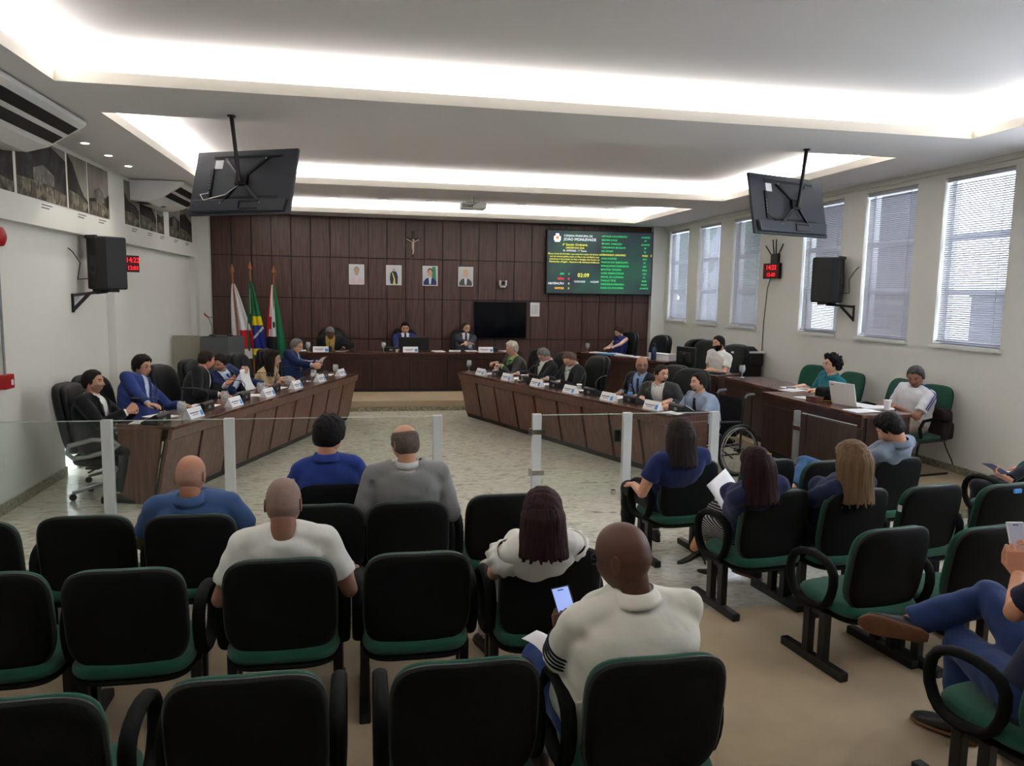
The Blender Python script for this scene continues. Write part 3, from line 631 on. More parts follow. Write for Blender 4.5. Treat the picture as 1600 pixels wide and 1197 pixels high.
# ------------------------------------------------------------------ councillors' long desks
def long_desk(label, F0, F1, side, rec=.16, n=9):
    """F0 near and F1 far end of the top's front edge; side +1: sitters to the left of it"""
    d = (Vector(F1)-Vector(F0)); L_ = d.length; d.normalize(); nrm = Vector((-d.y, d.x))*side
    t = thing('council_desk', label, 'desk', (F0[0], F0[1], 0))
    P = lambda s, o, z: (d.x*s+nrm.x*o, d.y*s+nrm.y*o, z)
    Wd, T = .60, .76
    def slab(s0, s1, o0, o1, z0, z1, mb=None, ob=None):
        ob0, ob1 = (o0, o1) if ob is None else ob
        mb = mb or MB()
        return mb.add([P(s0, ob0, z0), P(s1, ob0, z0), P(s1, ob1, z0), P(s0, ob1, z0), P(s0, o0, z1), P(s1, o0, z1), P(s1, o1, z1), P(s0, o1, z1)],
                      [(0, 3, 2, 1), (4, 5, 6, 7), (0, 1, 5, 4), (1, 2, 6, 5), (2, 3, 7, 6), (3, 0, 4, 7)])
    slab(0, L_, 0, Wd, T-.03, T).build('worktop', M_DESKTOP, t, bevel=.004)
    lean = lambda z: rec*(T-z)/T
    slab(.0, L_, .012, .05, T-.13, T-.031, ob=(.012+lean(T-.13), .05+lean(T-.13))).build('apron', M_DESK, t)
    slab(.02, L_-.02, .06+lean(T-.13), .09+lean(T-.13), .0, T-.13, ob=(.06+lean(0), .09+lean(0))).build('backing', M_DARKGAP, t)
    pw_ = (L_-.0)/n
    for k in range(n):
        s0, s1 = k*pw_+(.045 if k else .0), (k+1)*pw_-(0 if k < n-1 else 0)
        slab(s0, s1, .03+lean(T-.14), .06+lean(T-.14), .07, T-.14, ob=(.03+lean(.07), .06+lean(.07))).build('front_panel', M_DESK, t, bevel=.003)
    slab(.0, L_, .04+lean(.07), .07+lean(.07), 0, .069, ob=(.05+lean(0), .08+lean(0))).build('plinth', M_DARKGAP, t)
    for s0, s1 in ((0, .03), (L_-.03, L_)): slab(s0, s1, .09+rec*.2, Wd-.02, 0, T-.031, ob=(.09+lean(0), Wd-.02)).build('end_panel', M_DESK, t)
    return t, P, L_
LD, LP, LL = long_desk('long curved-front walnut council desk on the left, from the glass barrier towards the bench', (-1.75, 7.48), (-.08, 12.28), 1)
RD, RP, RL = long_desk('long walnut council desk on the right, where the wheelchair user sits', (3.27, 7.72), (1.50, 12.40), -1)
for k in range(3):
    z0 = .08+k*.2
    dr = MB().add([RP(-.015, .30, z0), RP(0, .30, z0), RP(0, .56, z0), RP(-.015, .56, z0), RP(-.015, .30, z0+.18), RP(0, .30, z0+.18), RP(0, .56, z0+.18), RP(-.015, .56, z0+.18)],
        [(0, 3, 2, 1), (4, 5, 6, 7), (0, 1, 5, 4), (1, 2, 6, 5), (2, 3, 7, 6), (3, 0, 4, 7)]).build('drawer', M_DESK, RD, bevel=.003)

# ------------------------------------------------------------------ bench and desks on the dais
def box_desk(name, label, F0, F1, side, depth, top, pan, base=DZ, m=M_DARKWOOD, mt=M_DESKTOP, lip=.0):
    d = (Vector(F1)-Vector(F0)); L_ = d.length; d.normalize(); nrm = Vector((-d.y, d.x))*side
    t = thing(name, label, 'desk', (F0[0], F0[1], base)); H_ = top-base
    P = lambda s, o, z: (d.x*s+nrm.x*o, d.y*s+nrm.y*o, z)
    def slab(s0, s1, o0, o1, z0, z1):
        return MB().add([P(s0, o0, z0), P(s1, o0, z0), P(s1, o1, z0), P(s0, o1, z0), P(s0, o0, z1), P(s1, o0, z1), P(s1, o1, z1), P(s0, o1, z1)],
                        [(0, 3, 2, 1), (4, 5, 6, 7), (0, 1, 5, 4), (1, 2, 6, 5), (2, 3, 7, 6), (3, 0, 4, 7)])
    slab(-lip, L_+lip, -lip, depth, H_-.035, H_).build('worktop', mt, t, bevel=.004)
    slab(0, L_, .0, .03, H_-.13, H_-.0355).build('apron', m, t)
    slab(.01, L_-.01, .03, .06, .0, H_-.04).build('backing', M_DARKGAP, t)
    n = pan; pw_ = L_/n
    for k in range(n): slab(k*pw_+.012, (k+1)*pw_-.012, .01, .03, .07, H_-.14).build('front_panel', m, t, bevel=.003)
    slab(0, L_, .012, .03, 0, .068).build('plinth', M_DARKGAP, t)
    slab(0, .03, .06, depth-.02, 0, H_-.0355).build('end_panel', m, t); slab(L_-.03, L_, .06, depth-.02, 0, H_-.0355).build('end_panel', m, t)
    return t
box_desk('bench_desk', 'long dark wood presiding bench on the dais under the portraits', (-1.30, 14.36), (2.98, 14.36), 1, .62, .92, 6, lip=.03)
box_desk('clerk_desk', 'dark wood clerk desk covered with papers, where the woman in a navy halter top sits', (4.13, 14.50), (5.12, 12.38), 1, .60, .92, 3)
box_desk('clerk_desk', 'dark wood computer desk of the bearded man in white', (4.52, 10.98), (4.98, 10.16), 1, .62, .92, 1)
box_desk('press_desk', 'far dark wood press desk by the right wall, before the man in teal', (5.06, 10.04), (5.04, 8.42), 1, .58, .92, 2)
box_desk('press_desk', 'near dark wood press desk by the right wall, carrying the white laptop', (4.72, 8.38), (4.80, 6.60), 1, .58, .92, 2)

lc = thing('lectern', 'grey box lectern beside the flags on the left of the dais', 'lectern', (-2.40, 13.75, DZ))
MB().prism([(-.30, -.28, 0), (.16, -.34, 0), (.36, .1, 0), (-.16, .26, 0)], (0, 0, 1.06)).build('body', mat('grey laminate', (88, 90, 92), .5, var=.03, vscale=5), lc, bevel=.006)
MB().prism([(-.28, -.25, 1.06), (.14, -.31, 1.06), (.33, .09, 1.06), (-.15, .23, 1.06)], (0, 0, .012)).build('top_plate', M_TVBACK, lc)
pt = thing('partition_screen', 'beige low partition panel between the left wall and the grey lectern', 'screen', (-2.95, 13.7, DZ))
MB().box((-.22, -.02, 0), (.24, .02, 1.06)).build('panel', mat('beige laminate', (158, 154, 138), .6, var=.03, vscale=4), pt, bevel=.004)
MB().box((-.22, -.03, 1.06), (.24, .03, 1.075)).build('cap', M_SILVER, pt)
def gooseneck(name, label, base, tip, red=True, group=None):
    t = thing(name, label, 'microphone', base, 0, group)
    MB().lathe([(.055, 0), (.058, .01), (.045, .028), (.012, .034)], n=16).build('base', M_BLACK, t, smooth=40)
    v = Vector(tip)-Vector(base)
    MB().tube([(0, 0, .03), (v.x*.1, v.y*.1, v.z*.5), (v.x*.55, v.y*.55, v.z*.9), v*.97], .005, 6).build('gooseneck', M_RIM, t, smooth=60)
    MB().tube([v*.95, v*.97+Vector((0, 0, .0)), v*1.06], [.009, .014, .010], 8).build('capsule', M_RED if red else M_BLACK, t, smooth=60)
    return t
gooseneck('microphone', 'gooseneck microphone with a red tip on the left side of the grey lectern', (-2.52, 13.6, 1.252), (-2.60, 13.45, 1.62))
gooseneck('microphone', 'gooseneck microphone crossing over from the right side of the grey lectern', (-2.24, 13.62, 1.252), (-2.56, 13.42, 1.59), True)

# ------------------------------------------------------------------ flags
M_POLE = mat('varnished flag pole', (150, 92, 48), .35, var=.15, vscale=14, stretch=(6, 6, 1))
FC = dict(white=mat('white flag cloth', (222, 222, 226), .85, var=.02), red=mat('red flag cloth', (190, 22, 40), .85, var=.04), green=mat('green flag cloth', (16, 104, 66), .85, var=.05),
          yellow=mat('yellow flag cloth', (236, 214, 28), .85, var=.04), blue=mat('blue flag cloth', (30, 44, 130), .85, var=.05), black=mat('black flag cloth', (24, 22, 24), .85, var=.05))
def flag(label, top, lean, paint, w0, w1, zb, seed):
    base = (top[0]+lean, top[1]-.05, DZ); t = thing('flag', label, 'flag', base)
    v = Vector(top)-Vector(base); 
    MB().tube([(0, 0, 0), v*.93], .016, 10).build('pole', M_POLE, t, smooth=60)
    MB().lathe([(.012, 0), (.02, .02), (.014, .05), (.04, .09), (.034, .13), (.004, .22)], tuple(v*.93-Vector((0, 0, .02))), 14).build('finial', M_POLE, t, smooth=40)
    MB().lathe([(.14, 0), (.14, .03), (.05, .05), (.03, .09)], (0, 0, 0), 18).build('stand', M_DARKWOOD, t, smooth=40)
    # hanging cloth, gathered in folds around the pole; horizontal strips painted by the pattern
    nu, nv = 34, 60; a0 = v*.86; H_ = a0.z-(zb-DZ); keys = list(FC); g = MB(); vs = []
    for j in range(nv+1):
        q = j/nv; z = a0.z-H_*q; wd = w0+(w1-w0)*q**.8; cx = v.x*z/v.z*.9+ (w1-w0)*.25*q; cy = v.y*z/v.z-.03
        for i in range(nu+1):
            u = i/nu
            vs.append((cx+(u-.5)*wd, cy-.045*math.sin(u*15+seed)*(.3+.7*q)-.03*math.cos(u*7+q*3), z))
    fs = []; mi = []
    for j in range(nv):
        for i in range(nu):
            fs.append((j*(nu+1)+i, j*(nu+1)+i+1, (j+1)*(nu+1)+i+1, (j+1)*(nu+1)+i)); mi.append(keys.index(paint((i+.5)/nu, (j+.5)/nv)))
    g.add(vs, fs); g.mi = mi
    o = g.build('cloth', [FC[k] for k in keys], t, smooth=180)
    sm = o.modifiers.new('thick', 'SOLIDIFY'); sm.thickness = .004
def p_mg(u, q):
    return 'red' if (.62 < q < .86 and u > .42-(q-.62)*.2 and u-.42 > (q-.74)*1.6-.2 ) else 'white'
def p_br(u, q):
    if u < .28: return 'white' if .1 < q < .42 and u > .16 else 'green'
    if .45 < q < .56 or .86 < q < .95: return 'yellow' if u > .30+(.08 if q < .5 else 0) else 'green'
    if .56 <= q <= .86: return 'white' if abs(q-.70-(.5-u)*.22) < .017 else 'blue'
    return 'green'
def p_mu(u, q):
    if u > .55: return 'green'
    if q > .70: return 'black'
    if .44 < q < .60:
        return 'black' if (u-.42)**2*6+(q-.54)**2*30 < .05 and u > .34 else ('red' if u < .27 else 'white')
    return 'white' if u > .08 else 'red'
flag('white flag with a red triangle beside the grey lectern', (-2.42, 15.05, 2.47), .16, p_mg, .05, .50, .75, 0)
flag('green flag with yellow and blue, middle of the three', (-2.09, 15.05, 2.53), .05, p_br, .04, .40, .75, 1.5)
flag('green, white and black flag with a cogwheel, right of the three', (-1.66, 15.05, 2.46), -.08, p_mu, .05, .40, .75, 3)

# ------------------------------------------------------------------ glass barrier
GY, GT = 7.245, .875
M_EDGE = mat('polished glass edge', (190, 206, 198), .3, var=.03)
def barrier(label, xs, panes, gy=GY):
    t = thing('glass_barrier', label, 'barrier', (xs[0], gy, 0))
    for x in xs:
        pz = MB().box((x-xs[0]-.045, -.03, 0), (x-xs[0]+.045, .03, GT)).build('post', M_POST, t, bevel=.004)
    for a, b_ in panes: MB().box((a-xs[0], -.005, .03), (b_-xs[0], .005, GT-.012)).build('glass_pane', M_GLASS, t); MB().box((a-xs[0], -.005, GT-.012), (b_-xs[0], .005, GT-.006)).build('polished_edge', M_EDGE, t)
    return t
barrier('clear glass barrier with white posts in front of the left council desk', [-2.255, -1.22, -.32, .69], [(-3.19, -2.30), (-2.21, -1.265), (-1.175, -.365), (-.275, .645)])
barrier('clear glass barrier with two white posts in front of the right council desk', [2.61, 3.56], [(2.655, 3.515)])
def gate(label, p, rz, L_, post=True):
    t = thing('glass_gate', label, 'gate', p, rz)
    if post: MB().box((-.045, -.03, 0), (.045 if rz == 0 else -.005, .03, GT)).build('post', M_POST if rz == 0 else M_SILVER, t, bevel=.004)
    MB().box((.06, -.005, .03), (L_, .005, GT-.016)).build('glass_pane', M_GLASS, t); MB().box((.06, -.005, GT-.016), (L_, .005, GT-.01)).build('polished_edge', M_EDGE, t)
    for z in (.25, .66): MB().box((-.075, -.02, z), (-.045, .02, z+.07)).box((-.045, -.034, z+.01), (.08, -.03, z+.06)).build('hinge', M_CHROME, t, bevel=.004)
    MB().box((L_-.075, -.02, .58), (L_-.015, .02, .70)).build('lock', M_SCREEN, t, bevel=.004)
    MB().box((L_-.09, -.02, .03), (L_-.05, .02, .08)).build('patch_fitting', M_CHROME, t)
gate('closed glass gate with a black lock before the right council desk', (1.67, GY, 0), 0, .885)
gate('open glass gate leaf standing before the near press desk', (4.49, 7.20, 0), math.radians(-84), .84)

# ------------------------------------------------------------------ auditorium chairs
def make_aud():
    r = thing('auditorium_chair', '', 'chair')
    MB().cushion(.50, .48, .075, 4.2).moved(Matrix.Translation((0, -.035, .365)) @ Matrix.Rotation(math.radians(90), 4, 'X')).build('seat', M_GREEN, r, smooth=50)
    MB().cushion(.49, .47, .03, 4.2).moved(Matrix.Translation((0, -.035, .318)) @ Matrix.Rotation(math.radians(90), 4, 'X')).build('seat_shell', M_SHELL, r, smooth=50)
    RB = Matrix.Translation((0, -.215, .605)) @ Matrix.Rotation(math.radians(9), 4, 'X')
    bk = MB().cushion(.482, .452, .05, 4.2, 48, curve=-.03).moved(RB @ Matrix.Translation((0, .012, -.003))).build('backrest', M_GREEN, r, smooth=50)
    MB().cushion(.495, .467, .028, 4.2, 48, curve=-.03).moved(RB @ Matrix.Translation((0, -.018, 0))).build('rim', M_RIM, bk, smooth=50)
    MB().cushion(.478, .450, .03, 4.2, 48, curve=-.03).moved(RB @ Matrix.Translation((0, -.028, 0))).build('back_shell', M_SHELL, bk, smooth=50)
    MB().bar((0, -.26, .50), (0, -.20, .32), .075, .02, (0, 1, 0)).bar((0, -.20, .32), (0, .05, .31), .075, .02).build('back_bracket', M_METAL, r)
    for s in (-1, 1):
        x = s*.268
        pts = [(x, .14, .36), (x, .19, .46), (x, .17, .57), (x, .08, .62), (x, -.06, .62), (x, -.145, .575), (x, -.15, .47), (x, -.10, .36), (x, .0, .335), (x, .08, .335)]
        sm = []
        for i in range(len(pts)):
            a, b_, c_ = Vector(pts[i-1]), Vector(pts[i]), Vector(pts[(i+1) % len(pts)])
            sm += [(a+b_*3)/4, (b_*3+c_)/4]
        MB().tube(sm, .021, 10, closed=True, flat=1.35, up=(1, 0, 0)).build('armrest', M_SHELL, r, smooth=60)
        lg = MB().box((x-.0-s*.03-.022, .02, .05), (x-s*.03+.022, .07, .32)).box((x-s*.03-.022, -.10, .05), (x-s*.03+.022, -.05, .32)).build('leg', M_METAL, r, bevel=.004)
        MB().box((x-s*.03-.027, -.24, 0), (x-s*.03+.027, .24, .05)).build('foot_beam', M_METAL, lg, bevel=.008)
    MB().box((-.25, -.07, .285), (.25, .04, .315)).build('cross_beam', M_METAL, r)
    return r
AUD = make_aud(); _used = []
def aud(x, y, z, rz, label, noarm=''):
    o = AUD if not _used else copy_tree(AUD); _used.append(1)
    o.location = (x, y, z); o.rotation_euler.z = math.radians(rz); o['label'] = label; o['group'] = 'green and black auditorium chairs'
    return o
# back of the chair is .25 behind the seat centre; positions are seat centres
DYB = .25
for (x, y, lab) in [(-.95, 2.13, 'empty green auditorium chair, leftmost of the rear row'), (-.345, 2.16, 'empty green auditorium chair, second from the left in the rear row'), (.30, 2.15, 'empty green auditorium chair just left of the man in the striped-sleeve polo'), (.895, 2.08, 'green auditorium chair under the man in the striped-sleeve polo holding a phone'),
                    (-1.46, 3.14, 'green auditorium chair cut by the left edge of the photo in the middle row'), (-.945, 3.11, 'empty green auditorium chair left of the man in the white T-shirt'), (-.35, 3.14, 'green auditorium chair under the man in the white T-shirt'), (.22, 3.14, 'empty green auditorium chair between the man in the white T-shirt and the woman in white'), (.81, 3.12, 'green auditorium chair under the woman in the white ruffled blouse')]:
    aud(x*1.054, y*1.054+DYB+.05, CZ, 0, lab)
for (x, y, lab) in [(-2.04, 4.22, 'green auditorium chair cut by the left edge of the photo in the front row'), (-1.49, 4.27, 'empty green auditorium chair left of the bald man in blue'), (-.94, 4.22, 'green auditorium chair under the bald man in the blue shirt'), (-.25, 4.33, 'empty green auditorium chair behind the wheelchair user in a blue polo'), (.25, 4.33, 'green auditorium chair under the man in the grey suit'), (.85, 4.42, 'empty green auditorium chair right of the man in the grey suit')]:
    aud(x, y+DYB+.1, 0, 0, lab)
RR = 8
for (x, y, z, lab) in [(2.545, 3.16, CZ, 'empty green auditorium chair at the aisle on the right'), (3.06, 3.12, CZ, 'empty green auditorium chair in front of the crossed jeans legs'),
                    (2.35, 3.90, CZ, 'green auditorium chair under the woman in the striped skirt'), (2.85, 3.87, CZ, 'green auditorium chair under the fair-haired woman'), (3.385, 3.90, CZ, 'empty green auditorium chair right of the fair-haired woman, with a white tag'), (3.89, 3.87, CZ, 'empty green auditorium chair near the right edge with a blue sticker on its back'),
                    (2.41, 5.22, 0, 'green auditorium chair under the long-haired woman in navy'), (3.04, 5.20, 0, 'empty green auditorium chair in front of the woman in the striped skirt'), (3.50, 5.11, 0, 'empty green auditorium chair in front of the fair-haired woman'), (4.11, 5.14, 0, 'green auditorium chair under the young man in the grey polo'), (5.28, 4.98, 0, 'green auditorium chair at the right edge in the front row'),
                    (2.46, 2.03, CZ, 'green auditorium chair under the person in jeans at the right edge')]:
    k_ = 1.054 if z else 1.0
    o = aud(x*k_-.03, y*k_+DYB+.05, z, RR, lab)
    if 'white tag' in lab: MB().box((-.256, -.255, .66), (-.248, -.23, .70)).build('white_tag', M_PAPER, o)
    if 'blue sticker' in lab: MB().box((-.04, -.330, .775), (.02, -.318, .80)).build('blue_sticker', M_BLUE, o)

# ------------------------------------------------------------------ office armchairs
def make_office():
    r = thing('office_chair', '', 'chair')
    MB().cushion(.54, .52, .11, 4).moved(Matrix.Translation((0, .02, .40)) @ Matrix.Rotation(math.radians(90), 4, 'X')).build('seat', M_LEATHER, r, smooth=50)
    RB = Matrix.Translation((0, -.27, .79)) @ Matrix.Rotation(math.radians(11), 4, 'X')
    b_ = MB().cushion(.53, .70, .10, 3.4, 44, curve=-.05).moved(RB).build('backrest', M_LEATHER, r, smooth=50)
    MB().cushion(.50, .60, .08, 3.2, 44, curve=-.04).moved(RB @ Matrix.Translation((0, .06, .03))).build('back_pad', M_LEATHER, b_, smooth=50)
    for s in (-1, 1):
        x = s*.30
        MB().tube([(x, -.20, .56), (x, .02, .62), (x, .20, .61), (x, .25, .57), (x, .18, .52), (x, -.02, .46), (x, -.16, .44), (x, -.22, .49)], .022, 8, closed=True, up=(1, 0, 0)).build('armrest', M_SILVER, r, smooth=60)
    MB().box((-.30, -.06, .335), (.30, .06, .35)).build('seat_plate', M_METAL, r)
    MB().tube([(0, 0, .12), (0, 0, .34)], [.035, .028], 12).build('gas_column', M_METAL, r, smooth=60)
    for k in range(5):
        a = 2*math.pi*k/5+.3
        lg = MB().bar((.03*math.cos(a), .03*math.sin(a), .13), (.30*math.cos(a), .30*math.sin(a), .075), .05, .03).build('base_leg', M_SILVER, r, bevel=.006)
        MB().lathe([(.03, -.022), (.034, -.01), (.034, .01), (.03, .022)], n=12).moved(Matrix.Translation((.30*math.cos(a), .30*math.sin(a), .034)) @ Matrix.Rotation(a, 4, 'Z') @ Matrix.Rotation(math.radians(90), 4, 'X')).build('caster', M_BLACK, lg, smooth=40)
    MB().bar((.02, -.02, .32), (.16, -.10, .27), .02, .012).build('tilt_lever', M_METAL, r)
    return r
OFF = make_office(); _ou = []
def off(x, y, z, ang, label, rec=0):
    """ang: heading the chair faces, degrees anticlockwise from +X"""
    o = OFF if not _ou else copy_tree(OFF); _ou.append(1)
    o.location = (x, y, z); o.rotation_euler.z = math.radians(ang-90); o['label'] = label; o['group'] = 'black leather office armchairs'
    return o
# ------------------------------------------------------------------ people
def nrm(v): v = np.asarray(v, float); return v/np.linalg.norm(v)
def loft(mb, C, A, B, n=16, e=2.0):
    vs = []; fs = []; k = len(C)
    for c, a, b in zip(C, A, B):
        for j in range(n):
            t = 2*math.pi*j/n; ca, sa = math.cos(t), math.sin(t)
            vs.append(np.asarray(c)+np.asarray(a)*math.copysign(abs(ca)**(2/e), ca)+np.asarray(b)*math.copysign(abs(sa)**(2/e), sa))
    for i in range(k-1):
        for j in range(n): fs.append((i*n+j, i*n+(j+1) % n, (i+1)*n+(j+1) % n, (i+1)*n+j))
    fs += [tuple(range(n-1, -1, -1)), tuple(range((k-1)*n, k*n))]
    return mb.add(vs, fs)
def limb(mb, pts, rad, n=14, caps=(True, True)):
    """tapered limb; round ends where caps is True, flat ends otherwise"""
    mb.tube(pts, rad, n)
    if caps[0]: mb.ball(pts[0], rad[0]*.99, n, 8)
    if caps[1]: mb.ball(pts[-1], rad[-1]*.99, n, 8)
    for p, r in list(zip(pts, rad))[1:-1]: mb.ball(p, r*.995, n, 8)
    return mb
RAW = []; META = {}
class Handle:
    def __init__(s, n): s.n = n
    def __getitem__(s, k): return META[s.n][k]
    def __setitem__(s, k, v): META[s.n][k] = v
def raw(mb, vox, it, smooth_name='raw'):
    me = bpy.data.meshes.new('raw'); me.from_pydata(mb.v, [], mb.f)
    o = bpy.data.objects.new('raw', me); COL.objects.link(o)
    m = o.modifiers.new('r', 'REMESH'); m.mode = 'VOXEL'; m.voxel_size = vox
    s = o.modifiers.new('s', 'SMOOTH'); s.factor = .5; s.iterations = it
    RAW.append(o); META[o.name] = {}; return Handle(o.name)
FIN = []                                       # closures run once every raw shape has been evaluated together
def head_grid(nu=64, nv=48, female=False):
    t = np.linspace(0, math.pi, nv+1)[:, None]; ph = np.linspace(0, 2*math.pi, nu, endpoint=False)[None, :]
    x = np.sin(t)*np.sin(ph); y = np.sin(t)*np.cos(ph); z = np.cos(t)*np.ones_like(ph)
    X, Y, Z = x*(.076 if female else .081), y*.098, z*.122
    q = np.clip((-Z-.012)/.11, 0, 1)
    jaw = .34 if female else .27
    rad = np.sqrt(np.clip(1-(Z/.122)**2, 0, 1)); fill = np.where(Z < 0, (np.clip(1-(np.abs(Z)/.126)**3.2, 0, 1)/np.maximum(rad, .05)), np.clip(1-(np.abs(Z)/.1222)**2.7, 0, 1)**.5/np.maximum(rad, .05))
    X = X*(1-jaw*q**1.2)*np.minimum(fill, 1.35)
    Y = np.where(Y > 0, Y*(1-.12*q)*np.minimum(fill, 1.28), Y*(1-.50*q)*np.where(Z < 0, 1, np.minimum(fill, 1.3)))
    F = Y > 0; g = lambda v, c, s: np.exp(-((v-c)/s)**2); ax = np.abs(X)
    ny = np.interp(Z, [-.045, -.036, -.024, .022, .035], [0, .35, 1, .12, 0])
    D = .024*g(X, 0, .011)*ny + .009*g(ax, .013, .007)*g(Z, -.027, .009) - .011*g(ax, .031, .016)*g(Z, .012, .013) + .005*g(ax, .028, .024)*g(Z, .033, .009)
    D = D + .004*g(ax, .045, .018)*g(Z, -.025, .02) + .006*g(X, 0, .021)*(g(Z, -.053, .006)+g(Z, -.065, .006)) - .003*g(X, 0, .02)*g(Z, -.059, .003) + .009*g(X, 0, .022)*g(Z, -.103, .016)
    Y = Y + np.where(F, D, 0)
    return np.stack([X, Y, Z], -1)             # (nv+1, nu, 3), local x right, y forward, z up
def grid_faces(nu, nv):
    i = np.arange(nv)[:, None]; j = np.arange(nu)[None, :]
    return np.stack([i*nu+j, (i+1)*nu+j, (i+1)*nu+(j+1) % nu, i*nu+(j+1) % nu], -1).reshape(-1, 4)
def mix(a, b, k): return tuple(x*(1-k)+y*k for x, y in zip(a, b))
def wob(P, f, seed):
    """irregular lumps: a sum of randomly directed waves"""
    g = np.random.default_rng(int(seed*10)); o = 0
    for _ in range(14):
        d = g.normal(size=3); d *= f*g.uniform(.6, 1.4)/np.linalg.norm(d); o = o+np.sin(P @ d+g.uniform(0, 6.28))
    return o/3.2
def hand(wrist, d, pn, side, pose='rest', s=1.0):
    """palm, four fingers of unequal length and a thumb set on the side of the palm; pn: way the palm faces"""
    d = nrm(d); pn = np.asarray(pn, float); pn = nrm(pn-d*np.dot(pn, d)); y = np.cross(pn, d)*side; w = np.asarray(wrist)
    mb = MB(); P = lambda a, b, c: w+(d*a+y*b+pn*c)*s
    C = [P(-.03, 0, 0), P(.0, 0, 0), P(.03, .003, .001), P(.07, 0, .002), P(.096, -.001, .0)]
    loft(mb, C, [y*v*s for v in (.026, .027, .036, .041, .038)], [pn*v*s for v in (.021, .019, .017, .0145, .011)], 16, 2.6)
    bend = {'rest': (14, 20, 14), 'flat': (4, 6, 4), 'curl': (42, 48, 30), 'fist': (72, 86, 45), 'pinch': (50, 38, 20)}[pose]
    for b, L_, r0 in ((.0305, .070, .0088), (.0105, .079, .0090), (-.0110, .073, .0086), (-.0310, .057, .0076)):
        p = P(.092-abs(b-.01)*.12, b, 0); pts = [P(.07, b*.85, .002), p]; a = 0
        for seg, q in zip((.46, .31, .23), bend):
            a += math.radians(q*(1.12 if b < 0 else 1)); p = p+(d*math.cos(a)+pn*math.sin(a)+y*b*.8)*L_*seg*s; pts.append(p)
        limb(mb, pts, [r0*s, r0*s, r0*.95*s, r0*.86*s, r0*.72*s], 10)
    k = {'rest': .3, 'flat': .1, 'curl': .75, 'fist': .8, 'pinch': .95}[pose]
    t0 = P(.022, .026, .004); t1 = t0+(d*.62+y*(.62-.2*k)+pn*(.15+.5*k))*.042*s; t2 = t1+nrm(d*.9+y*(.3-.5*k)+pn*(.1+.25*k))*.032*s; t3 = t2+nrm(d+y*(.1-.5*k)+pn*.1)*.024*s
    limb(mb, [P(.005, .014, .002), t0, t1, t2, t3], [.014*s, .0135*s, .0112*s, .0098*s, .008*s], 10)
    return mb
SECT = np.array([(-.14, .150, .112), (0, .172, .126), (.18, .168, .124), (.38, .160, .119), (.58, .170, .123), (.74, .180, .122), (.85, .178, .106), (.93, .136, .086), (1.0, .072, .066)])
